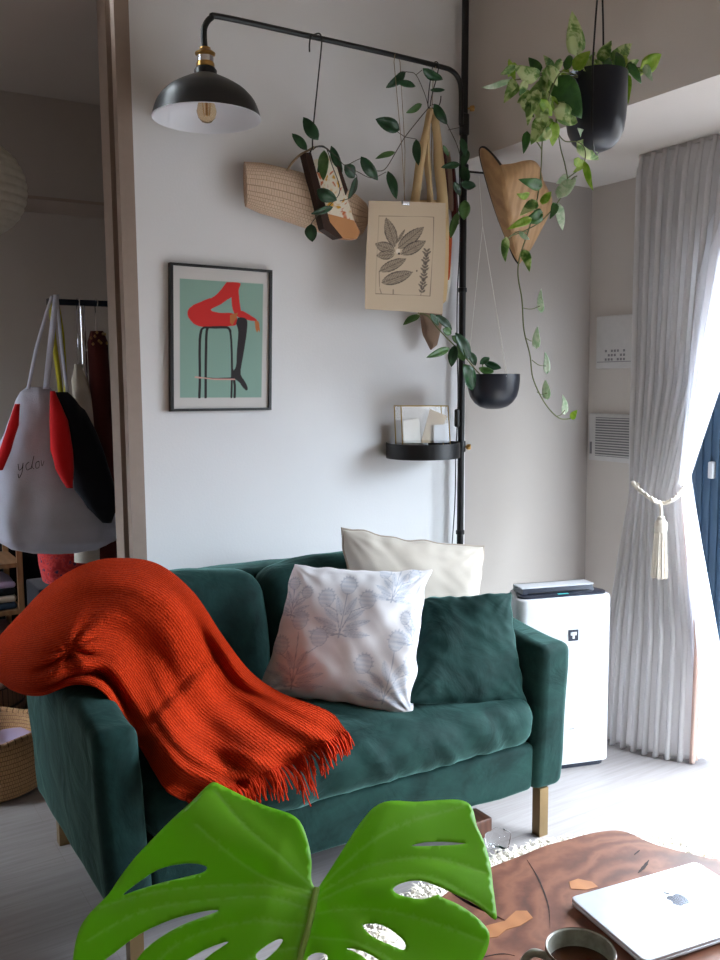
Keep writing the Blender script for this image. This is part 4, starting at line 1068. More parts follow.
# upper hanging planter with pothos
YU = 1.62
UC = P(596.5, 75, YU); k = mpp(UC); UR = 30.5*k
hp = thing('hanging_planter', UC-Vector((0, 0, UR*2.5)), 'black hanging pot of variegated pothos with long trailing vines near the window', 'planter')
pr_ = [(.001, -2.42), (.3, -2.41), (.55, -2.32), (.76, -2.12), (.9, -1.82), (.965, -1.45), (1.0, -.9), (1.0, 0), (.975, 0), (.97, -.5), (.9, -1.2)]
MB().lathe([(a*UR, b*UR) for a, b in pr_], UC, 64).build('pot', 'potblue', hp)
MB().lathe([(.001, -.12*UR), (.97*UR, -.2*UR)], UC, 40).build('soil', 'soil', hp)
m = MB(); hk = Vector((UC.x, UC.y, ZC)); kn = P(601, -40, YU)
f_ = (ORG-UC); f_.z = 0; f_.normalize(); r_ = Vector((f_.y, -f_.x, 0))
for d_ in (f_*.97+r_*.12, -f_*.97-r_*.22):
    e = UC+d_*UR*1.012; m.tube(spline([kn, kn.lerp(e, .5)+d_*.012, e+Vector((0, 0, .004)), e-Vector((0, 0, UR*.9)), UC+d_*UR*.93-Vector((0, 0, UR*1.8)), UC+d_*UR*.4-Vector((0, 0, UR*2.42)), UC-Vector((0, 0, UR*2.44))], 8), .0023, 8)
m.tube([kn, hk], .0025, 8).build('hanging_cord', 'black', hp)
m = MB()
PM = {'v': 0, 'd': 1, 'l': 2, 'p': 3}
LV = [(577, 53, 572, 12, 19, 'v'), (513, 80, 483, 89, 7, 'p'), (515, 80, 508, 57, 6, 'l'), (537, 78, 514, 67, 18, 'v'), (539, 72, 529, 57, 12, 'd'), (544, 72, 564, 79, 16, 'v'), (537, 88, 526, 122, 16, 'v'), (546, 93, 540, 121, 15, 'v'), (558, 80, 582, 119, 28, 'd'), (557, 112, 580, 122, 22, 'v'), (541, 120, 532, 144, 16, 'v'), (527, 133, 524, 154, 9, 'd'), (553, 124, 554, 147, 14, 'l'), (566, 68, 572, 52, 9, 'd'), (575, 68, 590, 50, 15, 'l'), (600, 60, 612, 40, 13, 'v'), (610, 62, 637, 41, 15, 'v'), (616, 72, 642, 60, 14, 'v'), (630, 65, 642, 84, 9, 'd'), (643, 68, 663, 54, 18, 'l'), (645, 66, 652, 81, 8, 'p'), (627, 76, 628, 102, 9, 'l'), (600, 70, 586, 60, 14, 'v'), (620, 70, 600, 52, 12, 'v'), (552, 70, 545, 56, 10, 'v'), (525, 82, 520, 96, 10, 'v'), (533, 100, 540, 118, 12, 'v'), (549, 98, 558, 114, 12, 'l'), (590, 72, 606, 66, 12, 'l'), (560, 60, 554, 76, 8, 'v'), (634, 74, 645, 70, 10, 'v'), (548, 84, 530, 92, 14, 'v'), (560, 92, 572, 104, 16, 'd'),
      (586, 137, 579, 129, 9, 'p'), (580, 144, 601, 161, 17, 'v'), (584, 162, 575, 172, 8, 'l'), (585, 164, 592, 191, 8, 'l'), (560, 195, 577, 174, 15, 'p'), (541, 186, 521, 180, 12, 'd'), (528, 196, 518, 195, 9, 'l'), (543, 203, 551, 190, 10, 'l'), (536, 202, 521, 214, 12, 'v'), (542, 214, 525, 222, 15, 'd'), (530, 219, 509, 228, 9, 'l'), (559, 206, 563, 232, 9, 'p'), (556, 204, 551, 218, 9, 'd'), (506, 239, 504, 262, 10, 'v'), (524, 251, 530, 270, 11, 'v'), (519, 232, 529, 240, 6, 'p'), (575, 160, 584, 168, 9, 'l'), (568, 176, 556, 184, 8, 'p'),
      (541, 311, 540, 290, 8, 'p'), (536, 347, 537, 327, 9, 'p'), (547, 372, 546, 352, 8, 'p'), (547, 398, 545, 379, 9, 'p'), (565, 413, 564, 396, 8, 'p'), (571, 419, 576, 411, 7, 'l')]
rl = random.Random(12)
for _ in range(22):
    x, y = rl.uniform(512, 566), rl.uniform(62, 132); x += (y-60)*.12; a_ = rl.uniform(.4, 2.9); L_ = rl.uniform(16, 26)
    LV.append((x, y, x+math.cos(a_)*L_*.7, y+math.sin(a_)*L_, rl.uniform(9, 15), rl.choice('vvvvld')))
for _ in range(9):
    x, y = rl.uniform(572, 636), rl.uniform(64, 74); a_ = -rl.uniform(.5, 2.6); L_ = rl.uniform(12, 20)
    LV.append((x, y, x+math.cos(a_)*L_, y+math.sin(a_)*L_, rl.uniform(8, 13), rl.choice('vvvld')))
for q in LV:
    leafp(m, *q[:5], YU+random.uniform(-.04, .03) if q[1] < 130 else YU-.02+random.uniform(-.02, .02), PM[q[5]], dY=random.uniform(-.03, .03), heart=q[4] > 7, curl=.2, fold=.12)
m.build('foliage', ['pothos', 'pothos_dark', 'pothos_lime', 'pothos_pale'], hp, smooth=60, solid=.0007)
m = MB(); y = YU-.01
vine(m, [(575, 80), (562, 72, YU-.06), (552, 88, YU-.06), (545, 115), (542, 145), (541, 170), (537, 200), (528, 232), (520, 256), (518, 275), (522, 300), (524, 330), (530, 355), (533, 378), (543, 400), (553, 413), (562, 419), (573, 418)], y, .0017)
vine(m, [(575, 80), (560, 84), (556, 110), (560, 145), (565, 165), (567, 185), (555, 206), (540, 222), (522, 232), (510, 236)], y, .0015)
vine(m, [(570, 78), (556, 120), (563, 140), (578, 142), (585, 150), (583, 165), (568, 178)], y, .0014)
for a, b in (((523, 308), (540, 306)), ((526, 338), (536, 340)), ((532, 360), (546, 366)), ((537, 392), (547, 393)), ((556, 416), (565, 410))): vine(m, [a, ((a[0]+b[0])/2, (a[1]+b[1])/2+2), b], y, .001)
for a, b in (((588, 78), (577, 53)), ((590, 78), (560, 62)), ((585, 78), (540, 74)), ((585, 78), (515, 80)), ((600, 76), (612, 60)), ((605, 76), (620, 66)), ((610, 76), (643, 68)), ((542, 150), (530, 140)), ((541, 175), (541, 186)), ((567, 190), (577, 176)), ((528, 232), (506, 240)), ((603, 78), (628, 70))):
    vine(m, [a, ((a[0]+b[0])/2, (a[1]+b[1])/2-4), b], y, .0015)
m.build('vine', 'vine', hp)

# ------------------------------------------------------------------ coffee table, rug, laptop, mug
TZ = .40
pxs = [(408, 945), (420, 918), (437, 898), (462, 880), (492, 865), (510, 858), (525, 852), (542, 845), (560, 840), (578, 835), (595, 831), (615, 829), (630, 832), (645, 839), (662, 845), (690, 852), (720, 858)]
ol = [onz(x, y, TZ) for x, y in pxs]; ol = [(p.x, p.y) for p in ol]
ol += [(1.66, 1.10), (1.74, 1.02), (1.78, .92), (1.77, .80), (1.70, .70), (1.60, .63), (1.48, .60), (1.34, .58), (1.2, .60), (1.08, .66), (.98, .74), (.90, .86), (.86, .98), (.84, 1.10)]
ol = [(q.x, q.y) for q in spline([(a, b, 0) for a, b in ol]+[(ol[0][0], ol[0][1], 0)], 5)[:-1]]
cxy = (sum(a for a, b in ol)/len(ol), sum(b for a, b in ol)/len(ol))
tbl = thing('coffee_table', (cxy[0], cxy[1], 0), 'live-edge red-brown wood slab coffee table with cracks and lighter inlays, on the white rug', 'table')
def ring(z, s, jit=0):
    out = []
    for i, (a, b) in enumerate(ol):
        k_ = s+jit*nz((a*9, b*9, z*20), 1); dx_, dy_ = a-cxy[0], b-cxy[1]; L_ = math.hypot(dx_, dy_); out.append((a-dx_/L_*k_, b-dy_/L_*k_, z))
    return out
m = MB(); rs = [ring(TZ, .006), ring(TZ-.006, .0), ring(TZ-.025, -.004, .008), ring(TZ-.045, .008, .012), ring(TZ-.06, .02, .006)]; n = len(ol)
vs = [p for r in rs for p in r]
fs = [(i*n+k, (i+1)*n+k, (i+1)*n+(k+1) % n, i*n+(k+1) % n) for i in range(len(rs)-1) for k in range(n)]
m.add(vs, fs, 1); m.add(rs[0], [tuple(range(n-1, -1, -1))], 0); m.add(rs[-1], [tuple(range(n))], 1)
m.build('tabletop', ['slab', 'slab_edge'], tbl, weld=.0001, smooth=35)
for (a, b) in ((1.02, .86), (1.52, .82), (1.28, 1.16)):
    MB().lathe([(.036, 0), (.04, .03), (.045, TZ-.061)], (a, b, 0), 20, cap=(1, 1)).build('leg', 'table_leg', tbl)
def flatpoly(name, pts, mat, z=TZ, h=.0008, parent=tbl):
    q = [onz(x, y, z) for x, y in pts]; n = len(q); vs = [(p.x, p.y, z-.004) for p in q]+[(p.x, p.y, z+h) for p in q]
    mb = MB(); mb.add(vs, [tuple(range(n)), tuple(range(2*n-1, n-1, -1))]+[(i, n+i, n+(i+1) % n, (i+1) % n) for i in range(n)]); return mb.build(name, mat, parent, smooth=0)
flatpoly('inlay_key', [(486, 926), (505, 921), (516, 911), (527, 911), (533, 918), (520, 926), (506, 930), (498, 937), (482, 939), (474, 934)], 'key')
flatpoly('inlay_key', [(569, 882), (578, 879), (592, 882), (598, 887), (586, 890), (571, 889)], 'key')
def crack(pts, w_):
    L_ = spline([(x, y, 0) for x, y in pts], 5); up = []; dn = []
    for i, p in enumerate(L_):
        t = i/(len(L_)-1); ww = w_*math.sin(PI*min(.97, max(.03, t)))*(.7+.5*random.random()); up.append((p.x-ww/2, p.y-ww*.25)); dn.append((p.x+ww/2, p.y+ww*.25))
    flatpoly('crack', up+dn[::-1], 'crack_dark', h=.0006)
crack([(527, 860), (531, 866), (538, 878), (545, 895), (549, 910), (550, 928)], 1.8); crack([(638, 873), (644, 867), (649, 860)], 3.2); crack([(634, 855), (640, 850)], 1.4)
crack([(452, 893), (470, 905), (500, 918), (512, 924)], 2); crack([(436, 898), (425, 915), (420, 930)], 2.6); crack([(470, 960), (500, 954), (515, 956)], 1.4)
# laptop
LA = onz(569.5, 897, TZ+.017); LB = onz(697, 861, TZ+.017); ux = (LB-LA).normalized(); uy = Vector((ux.y, -ux.x, 0)); LWd, LDp = .316, .212
lp = thing('laptop', LA+ux*LWd/2+uy*LDp/2-Vector((0, 0, .017)), 'closed silver laptop lying on the wood slab table', 'laptop')
def lbox(x0, x1, y0, y1, z0, z1, r=.012, taper=0):
    f = []
    for (cx, cy, a0) in ((x0+r, y0+r, PI), (x1-r, y0+r, 1.5*PI), (x1-r, y1-r, 0), (x0+r, y1-r, PI/2)):
        for k_ in range(6): an = a0+PI/2*k_/5; f.append((cx+r*math.cos(an), cy+r*math.sin(an)))
    n = len(f); vs = []
    for z, ins in ((z0, taper), ((z0+z1)/2, 0), (z1-.0012, 0), (z1, .0012)):
        for (x, y) in f:
            xx = x+(ins if x < (x0+x1)/2 else -ins); yy = y+(ins if y < (y0+y1)/2 else -ins); q = LA+ux*xx+uy*yy; vs.append((q.x, q.y, z))
    mb = MB(); mb.add(vs, [(i*n+k_, (i+1)*n+k_, (i+1)*n+(k_+1) % n, i*n+(k_+1) % n) for i in range(3) for k_ in range(n)]+[tuple(range(n)), tuple(3*n+k_ for k_ in range(n-1, -1, -1))]); return mb
lbox(0, LWd, 0, LDp, TZ+.001, TZ+.0105, taper=.006).build('base', 'alu', lp, weld=.00001, smooth=35)
lbox(.0015, LWd-.0015, .0015, LDp-.0015, TZ+.0100, TZ+.0120).build('hinge_gap', 'alu_dark', lp, weld=.00001, smooth=35)
lid = lbox(0, LWd, 0, LDp, TZ+.0118, TZ+.017).build('lid', 'alu', lp, weld=.00001, smooth=35)
def logo(pts, mat='chrome', z=TZ+.0174):
    c0 = onz(677, 899, TZ+.017); q = []
    for (x, y) in pts: p = c0-ux*(x*.021)-uy*(y*.021)*-1; q.append((p.x, p.y))
    return q
body = sp2([(0, -.55), (.22, -.68), (.55, -.66), (.85, -.35), (.72, -.1), (.70, .2), (.88, .42), (.62, .88), (.38, 1.02), (.12, .92), (-.12, .92), (-.38, 1.02), (-.66, .82), (-.9, .3), (-.92, -.15), (-.72, -.55), (-.42, -.7), (-.15, -.62)], 3)
lf_ = sp2([(.0, -.75), (.05, -1.1), (.38, -1.38), (.36, -1.05)], 3)
m = MB()
for sh in (body, lf_):
    q = logo(sh); n = len(q); m.add([(a, b, TZ+.0165) for a, b in q]+[(a, b, TZ+.01715) for a, b in q], [tuple(range(n)), tuple(range(2*n-1, n-1, -1))]+[(i, n+i, n+(i+1) % n, (i+1) % n) for i in range(n)])
m.build('emblem', plain('emblem_mirror', (150, 154, 162), .15, .9), lid, smooth=0)
for (a, b) in ((.03, .03), (LWd-.03, .03), (.03, LDp-.03), (LWd-.03, LDp-.03)): q = LA+ux*a+uy*b; MB().lathe([(.006, 0), (.006, .003)], (q.x, q.y, TZ), 12, cap=(1, 1)).build('rubber_foot', 'darkplastic', lp)
# mug
MC = onz(580.5, 948, TZ+.088); mr = 34.8*mpp(MC)
mg = thing('coffee_mug', (MC.x, MC.y, TZ), 'grey-green ceramic mug of coffee standing beside the laptop', 'mug')
H_ = .088
MB().lathe([(.001, .001), (mr*.72, .001), (mr*.84, .006), (mr*.95, .03), (mr*.99, .06), (mr, H_-.003), (mr*.97, H_), (mr*.93, H_-.002), (mr*.91, H_-.02), (mr*.88, .03), (mr*.75, .008), (.001, .007)], (MC.x, MC.y, TZ), 64).build('cup', 'ceramic', mg)
MB().lathe([(mr*.945, H_-.0025), (mr*.985, H_+.0006), (mr*1.004, H_-.004)], (MC.x, MC.y, TZ), 64).build('rim', plain('brown_glaze', (92, 70, 52), .3), mg)
MB().lathe([(.001, H_-.030), (mr*.905, H_-.030)], (MC.x, MC.y, TZ), 48).build('coffee', 'coffee', mg)
hd = (onz(530, 956, TZ+.07)-Vector((MC.x, MC.y, TZ+.07))); hd.z = 0; hd.normalize(); c_ = Vector((MC.x, MC.y, TZ))
MB().tube(spline([c_+hd*mr*.93+Vector((0, 0, .070)), c_+hd*(mr+.018)+Vector((0, 0, .076)), c_+hd*(mr+.033)+Vector((0, 0, .062)), c_+hd*(mr+.034)+Vector((0, 0, .045)), c_+hd*(mr+.022)+Vector((0, 0, .024)), c_+hd*mr*.93+Vector((0, 0, .022))], 8), .0065, 12).build('handle', 'ceramic', mg)
# shag rug
rc = [(1.05, 1.80), (1.33, 1.90), (1.6, 1.93), (1.85, 1.90), (2.05, 1.80), (2.18, 1.64), (2.22, 1.3), (2.15, .9), (1.95, .6), (1.6, .42), (1.1, .4), (.8, .55), (.62, .9), (.6, 1.3), (.75, 1.62)]
ro = spline([(a, b, 0) for a, b in rc]+[(rc[0][0], rc[0][1], 0)], 10)[:-1]
rcx = Vector((1.4, 1.2, 0)); rug = MB(); n = len(ro)
rug.grid(lambda u, v: rcx.lerp(ro[int(round(u*n)) % n], v)+Vector((0, 0, .012*min(1, (1-v)*12)+.006*nz((rcx.lerp(ro[int(round(u*n)) % n], v))*14, 1)*min(1, (1-v)*8)+.006)), n, 26, closeu=True)
ru = rug.build('shag_rug', 'rug', None, smooth=80); tag(ru, 'cream shaggy wool rug on the floor beneath the slab coffee table', 'rug')
pile = MB(); rnd = random.Random(4)
for i in range(9500):
    u = rnd.random(); v = math.sqrt(rnd.random()) if rnd.random() < .4 else 1-abs(rnd.gauss(0, .06)); v = max(0, min(1.0, v))
    p = rcx.lerp(ro[int(u*n) % n], v)
    if p.x < .8 and p.y < .9: continue
    an = rnd.random()*6.28; L_ = rnd.uniform(.02, .04); d_ = Vector((math.cos(an), math.sin(an), 0)); s_ = Vector((-d_.y, d_.x, 0))*.0028
    a0 = p+Vector((0, 0, .010)); a1 = a0+d_*L_*.4+Vector((0, 0, L_*.45)); a2 = a0+d_*L_+Vector((0, 0, L_*.3))
    pile.add([a0-s_, a0+s_, a1+s_*.9, a1-s_*.9, a2], [(0, 1, 2, 3), (3, 2, 4)])
tag(pile.build('wool_pile', 'rug', ru, smooth=0), kind='stuff')
# small things under the sofa edge
bx_ = onz(494, 846, .0); o = MB().rbox((bx_.x-.06, bx_.y+.05, .001), (bx_.x+.035, bx_.y+.13, .06), .004, .03).build('wooden_box', 'table_leg', None)
tag(o, 'small red-brown wooden box on the floor in front of the sofa, by the rug', 'box')
bg_ = onz(500, 850, .02); o = MB().rbox((bg_.x-.035, bg_.y-.02, .022), (bg_.x+.03, bg_.y+.035, .075), .012, .012, fn=lambda v: v+Vector((nz(v, 30, 1), nz(v, 30, 2), nz(v, 30, 3)))*.008).build('plastic_bag', 'glass', None)
tag(o, 'crumpled clear plastic bag beside the small wooden box near the rug edge', 'bag')

# ------------------------------------------------------------------ monstera in the foreground
A0 = ORG+ray(318, 887)*.90
LN = (-(A0-ORG).normalized()*.72+Vector((.05, -.1, .62))).normalized()
def onleaf(x, y):
    d = ray(x, y); p = ORG+d*(LN.dot(A0-ORG)/LN.dot(d)); r = (p-A0)
    rr = r.length
    an = math.atan2(y-890, x-318)
    h = -.55*rr*rr+.003*math.sin(an*7+1.0)*min(1, rr/.08)+.008*nz((x*.010, y*.010, 3), 1)
    # the blade rises on both sides of the midrib
    h += .012*min(1, abs(x-318+ (y-885)*.24)/45)
    return p+LN*h
outl = [(317, 887), (311, 881), (311, 864), (307, 845), (299, 826), (284, 815), (266, 806), (245, 795), (226, 785), (213, 780), (203, 789), (190, 804), (170, 821), (149, 839), (133, 854), (119, 871), (108, 887), (96, 898), (86, 908), (78, 920), (73, 938), (71, 960), (74, 985), (82, 1003),
        (88, 985), (101, 960), (114, 950), (140, 933), (173, 920), (205, 914), (219, 915), (205, 920), (180, 928), (151, 944), (134, 962), (118, 990), (112, 1020), (118, 1045), (128, 1020), (150, 990), (178, 966), (205, 952), (229, 945), (206, 960), (182, 985), (168, 1015), (166, 1050), (176, 1080), (192, 1045), (215, 1015), (245, 990), (225, 1025), (215, 1060), (222, 1095), (240, 1120), (262, 1135), (272, 1150),
        (284, 1130), (310, 1100), (330, 1070), (338, 1040), (326, 1005), (312, 985), (340, 1000), (362, 1030), (372, 1050), (384, 1020), (382, 985), (362, 962), (345, 952), (372, 960), (402, 985), (418, 1012), (440, 1008), (462, 990), (478, 966), (487, 950), (490, 938), (488, 929), (476, 918), (459, 908), (440, 901), (436, 899), (420, 904), (398, 900), (392, 893), (404, 886), (419, 884), (436, 889), (456, 897), (478, 906), (496, 919), (496, 905), (494, 885), (492, 860), (486, 836), (479, 820), (476, 806), (471, 797), (460, 794), (440, 797), (414, 803), (390, 805), (373, 812), (359, 828), (346, 847), (332, 868), (322, 882)]
holes = [[(122, 890), (135, 880), (157, 867), (180, 863), (197, 864), (207, 868), (203, 873), (188, 876), (160, 881), (135, 887)],
         [(362, 929), (375, 926), (390, 932), (404, 944), (403, 952), (390, 948), (371, 940)], [(306, 958), (316, 952), (327, 955), (325, 966), (310, 968)], [(411, 847), (424, 842), (445, 839), (468, 839), (455, 842), (432, 845)], [(256, 955), (275, 941), (283, 940), (276, 950), (262, 962)]]
veins = [[(317, 887), (309, 925), (300, 960), (287, 1050), (273, 1145)],
         [(316, 890), (285, 868), (250, 835), (216, 790)], [(315, 893), (270, 885), (235, 862), (195, 825)], [(314, 898), (250, 889), (170, 888), (100, 900)], [(312, 908), (240, 902), (150, 908), (85, 935)], [(309, 924), (240, 928), (170, 950), (125, 1010)], [(305, 945), (250, 960), (205, 1000), (178, 1060)], [(298, 975), (265, 1010), (240, 1080)],
         [(320, 888), (350, 862), (400, 828), (465, 800)], [(320, 893), (370, 868), (430, 858), (488, 870)], [(319, 900), (365, 885), (430, 880), (492, 912)], [(316, 912), (370, 912), (430, 925), (484, 940)], [(311, 935), (350, 945), (400, 970), (420, 1005)], [(304, 962), (330, 975), (360, 1010), (370, 1040)]]
def inpoly(x, y, poly):
    ins = False; n = len(poly)
    for i in range(n):
        x0, y0 = poly[i]; x1, y1 = poly[(i+1) % n]
        if (y0 > y) != (y1 > y) and x < (x1-x0)*(y-y0)/(y1-y0)+x0: ins = not ins
    return ins
def dseg(x, y, pts):
    d = 1e9
    for (x0, y0), (x1, y1) in zip(pts[:-1], pts[1:]):
        dx_, dy_ = x1-x0, y1-y0; t = max(0, min(1, ((x-x0)*dx_+(y-y0)*dy_)/(dx_*dx_+dy_*dy_+1e-9))); d = min(d, math.hypot(x-x0-t*dx_, y-y0-t*dy_))
    return d
def smoothloop(pl, n=3):
    L_ = len(pl); out = []
    for i in range(L_):
        p0, p1, p2, p3 = [Vector((*pl[(i+k) % L_], 0)) for k in (-1, 0, 1, 2)]
        for k in range(n):
            t = k/n; q = .5*((2*p1)+(p2-p0)*t+(2*p0-5*p1+4*p2-p3)*t*t+(3*p1-p0-3*p2+p3)*t**3); out.append((q.x, q.y))
    return out
OL = smoothloop(outl); HL = [smoothloop(h) for h in holes]
pv = []; pe = []
for lp_ in [OL]+HL:
    o = len(pv); n = len(lp_); pv += [Vector(p) for p in lp_]; pe += [(o+i, o+(i+1) % n) for i in range(n)]
allv = [sp2(v, 10) for v in veins]
for v in allv:
    for (x, y) in v[1::2]:
        if inpoly(x, y, OL) and not any(inpoly(x, y, h) for h in HL): pv.append(Vector((x, y)))
    for (xa, ya), (xb, yb) in zip(v[:-1], v[1:]):
        L_ = math.hypot(xb-xa, yb-ya)+1e-6; nx, ny = -(yb-ya)/L_, (xb-xa)/L_
        for o_ in (-2.4, 0, 2.4):
            x, y = (xa+xb)/2+nx*o_, (ya+yb)/2+ny*o_
            if inpoly(x, y, OL) and not any(inpoly(x, y, h) for h in HL) and dseg(x, y, OL+[OL[0]]) > 1.5: pv.append(Vector((x, y)))
st_ = 5
for j in range(int(780/st_), int(1150/st_)):
    for i in range(int(66/st_), int(500/st_)):
        x, y = i*st_+(j % 2)*st_/2, j*st_
        if inpoly(x, y, OL) and not any(inpoly(x, y, h) for h in HL) and dseg(x, y, OL+[OL[0]]) > 2: pv.append(Vector((x, y)))
V2, E2, F2, *_ = delaunay_2d_cdt(pv, pe, [], 1, 1e-4)
F2 = [f for f in F2 if (lambda c: inpoly(c[0], c[1], OL) and not any(inpoly(c[0], c[1], h) for h in HL))((sum(V2[i].x for i in f)/3, sum(V2[i].y for i in f)/3))]
base_c = np.array(srgb(150, 216, 52)[:3]); vein_c = np.array(srgb(190, 232, 120)[:3]); edge_c = np.array(srgb(58, 122, 12)[:3])
vs = []; cc = []
for q in V2:
    x, y = q.x, q.y; dv_ = [dseg(x, y, v) for v in allv]; p = onleaf(x, y)
    dm = dv_[0]; dl = min(dv_[1:]); p -= LN*(.0035*math.exp(-(dm/5)**2)+.0012*math.exp(-(dl/5)**2))
    k = max(math.exp(-(dm/4.0)**2), .6*math.exp(-(dl/1.5)**2)); c_ = base_c*(1-k)+vein_c*k
    vs.append(p); cc.append((*c_, 1))
mons = thing('monstera_plant', (A0.x-.04, A0.y+.02, 0), 'large glossy green split monstera leaf in the front of the picture, before the sofa', 'plant')
m = MB(); m.add(vs, [tuple(f) for f in F2], 0, None, cc); m.build('leaf', 'monstera', mons, weld=.00001, smooth=80, solid=.0009)
px_, py_ = mons.location.x, mons.location.y
att = onleaf(317, 888)-LN*.006
MB().tube(spline([att, att-LN*.03-Vector((0, 0, .02)), Vector((px_+.03, py_+.03, .72)), Vector((px_+.01, py_, .45)), Vector((px_, py_, .24))], 8), [.0045]*8+[.0055]*24+[.008], 12).build('petiole', 'monstera_stem', mons)
m = MB(); m.tube(spline([onleaf(x, y)-LN*.0028 for x, y in allv[0][::3]], 2), .0034, 8); m.build('midrib', 'monstera_stem', mons)
MB().lathe([(.001, 0), (.10, 0), (.105, .01), (.125, .22), (.135, .225), (.135, .25), (.122, .25), (.118, .22), (.116, .20)], (px_, py_, 0), 40).build('pot', 'terracotta', mons)
MB().lathe([(.001, .235), (.05, .232), (.119, .222)], (px_, py_, 0), 32).build('soil', 'soil', mons)

# ------------------------------------------------------------------ things in the bedroom
def rows(mb, st, seg=28, ex=.85, mi=0, wr=.008, seed=0, n=5):
    st = interp(st, n); vs = []; N_ = len(st); uv = []
    for i, (y, xl, xr, Y, th) in enumerate(st):
        a = P(xl, y, Y); b = P(xr, y, Y); c = (a+b)/2; h = (b-a)/2
        for k in range(seg):
            an = 2*PI*k/seg; cc_, ss = math.cos(an), math.sin(an)
            u = math.copysign(abs(cc_)**ex, cc_); v = math.copysign(abs(ss)**ex, ss)
            p = c+h*u+Vector((0, -1, 0))*(v*th/2)
            p += Vector((.3, -1, .0))*wr*(nz((p.x*14, p.z*5, seed), 1)*1.6+nz((p.x*40, p.z*9, seed), 1)*.7)
            vs.append(p); uv.append((k/seg, i/(N_-1)))
    fs = [(i*seg+k, i*seg+(k+1) % seg, (i+1)*seg+(k+1) % seg, (i+1)*seg+k) for i in range(N_-1) for k in range(seg)]
    fs += [tuple(range(seg-1, -1, -1)), tuple((N_-1)*seg+k for k in range(seg))]
    mb.add(vs, fs, mi, uv); return mb
YR = 3.50
rk = P(82, 303, YR)
rack = thing('clothes_rack', (rk.x, YR, 0), 'chrome and dark metal clothes rack in the dim room behind the doorway', 'rack')
MB().box((P(47, 300, YR).x, YR-.012, rk.z-.011), (rk.x+.42, YR+.012, rk.z+.011)).build('rail', 'darkplastic', rack)
MB().tube([(rk.x, YR, .04), (rk.x, YR, rk.z-.01)], .0105, 14).build('post', 'chrome', rack)
MB().tube([(rk.x+.40, YR, .04), (rk.x+.40, YR, rk.z-.01)], .0105, 14).build('post', 'chrome', rack)
MB().box((rk.x-.05, YR-.2, .0), (rk.x+.45, YR-.17, .04)).box((rk.x-.05, YR+.17, 0), (rk.x+.45, YR+.2, .04)).box((rk.x-.015, YR-.2, .02), (rk.x+.015, YR+.2, .045)).box((rk.x+.385, YR-.2, .02), (rk.x+.415, YR+.2, .045)).build('base_frame', 'darkplastic', rack)
def strap(mb, pts, w_, mi=0):
    q = spline([P(*p) for p in pts], 6); vs = []
    for p in q:
        ww = w_*.5*mpp(p); vs += [p-RT*ww, p+RT*ww]
    mb.add(vs, [(i*2, i*2+1, i*2+3, i*2+2) for i in range(len(q)-1)], mi); return mb
YG = 3.40
wb = thing('canvas_shopper', P(56, 300, YG), 'bulging white canvas bag with small black script, hanging from the clothes rack', 'bag')
rows(MB(), [(387, 27, 50, YG, .03), (392, 21, 56, YG, .05), (402, 16, 62, YG, .08), (430, 5, 76, YG, .13), (465, -9, 92, YG, .18), (500, -16, 112, YG, .22), (525, -14, 119, YG, .22), (540, -6, 114, YG, .19), (549, 10, 98, YG, .13), (553, 30, 72, YG, .05)], 48, .9, 0, .012, 3, 6).build('body', 'bag_white', wb, smooth=70)
m = MB(); strap(m, [(28, 389, YG-.02), (36, 350, YG-.03), (46, 315, YG), (51, 299, YR-.02), (52, 296, YR)], 3.4)
strap(m, [(46, 389, YG-.03), (50, 350, YG-.04), (54, 315, YG-.02), (56, 298, YR-.03), (56, 295, YR)], 6)
strap(m, [(68, 396, YG-.01), (63, 360, YG-.01), (59, 320, YG), (57, 298, YR-.01)], 3.2)
m.build('handle', 'bag_white', wb, solid=.003)
m = MB(); YT_ = YG-.152
def scr(pts, r_=.0012):
    q = []
    for (x, y) in pts: q.append(P(x, y, YG-.128))
    m.tube(spline(q, 5), r_, 5)
scr([(18, 464), (19, 470), (22, 468), (23, 463), (22, 472), (19, 478), (18, 474)]); scr([(29, 462), (26, 465), (27, 470), (31, 468)]); scr([(31, 469), (34, 456), (32, 466), (34, 469)]); scr([(39, 461), (36, 463), (36, 468), (39, 467), (39, 461)]); scr([(41, 460), (42, 466), (44, 461)], .0009)
m.build('script', 'black_cloth', wb)
o = rows(MB(), [(392, 55, 66, YG-.10, .03), (410, 60, 86, YG-.12, .06), (430, 66, 96, YG-.13, .07), (460, 72, 106, YG-.14, .08), (490, 75, 115, YG-.14, .08), (508, 88, 117, YG-.14, .06), (523, 103, 112, YG-.13, .02)], 28, .9, 0, .01, 7).build('black_garment', 'black_cloth', None, smooth=70)
tag(o, 'black garment spilling down over the right side of the white canvas bag', 'clothing')
o = rows(MB(), [(391, 50, 55, YG-.11, .02), (420, 50, 68, YG-.15, .05), (450, 50, 73, YG-.17, .06), (470, 56, 74, YG-.18, .05), (488, 67, 73, YG-.18, .02)], 20, .9, 0, .005, 9).build('red_garment', 'red_cloth', None, smooth=70)
tag(o, 'bright red garment between the white canvas bag and the black garment', 'clothing')
o = rows(MB(), [(404, 15, 20, YG-.06, .02), (425, 8, 19, YG-.08, .04), (450, 0, 11, YG-.09, .04), (470, -8, 3, YG-.09, .03)], 16, .9, 0, .005, 2).build('red_garment', 'red_cloth', None, smooth=70)
tag(o, 'strip of red cloth at the left edge of the white canvas bag', 'clothing')
ys = thing('mustard_bag', P(55, 302, YR-.03), 'mustard yellow cloth bag on long straps behind the white canvas bag', 'bag')
m = MB(); strap(m, [(51, 301, YR-.03), (54, 340, YR-.04), (58, 370, YR-.04), (61, 396, YR-.04)], 5); strap(m, [(58, 306, YR-.02), (63, 340, YR-.02), (66, 396, YR-.02)], 3.5)
m.build('strap', 'yellow_cloth', ys, solid=.003)
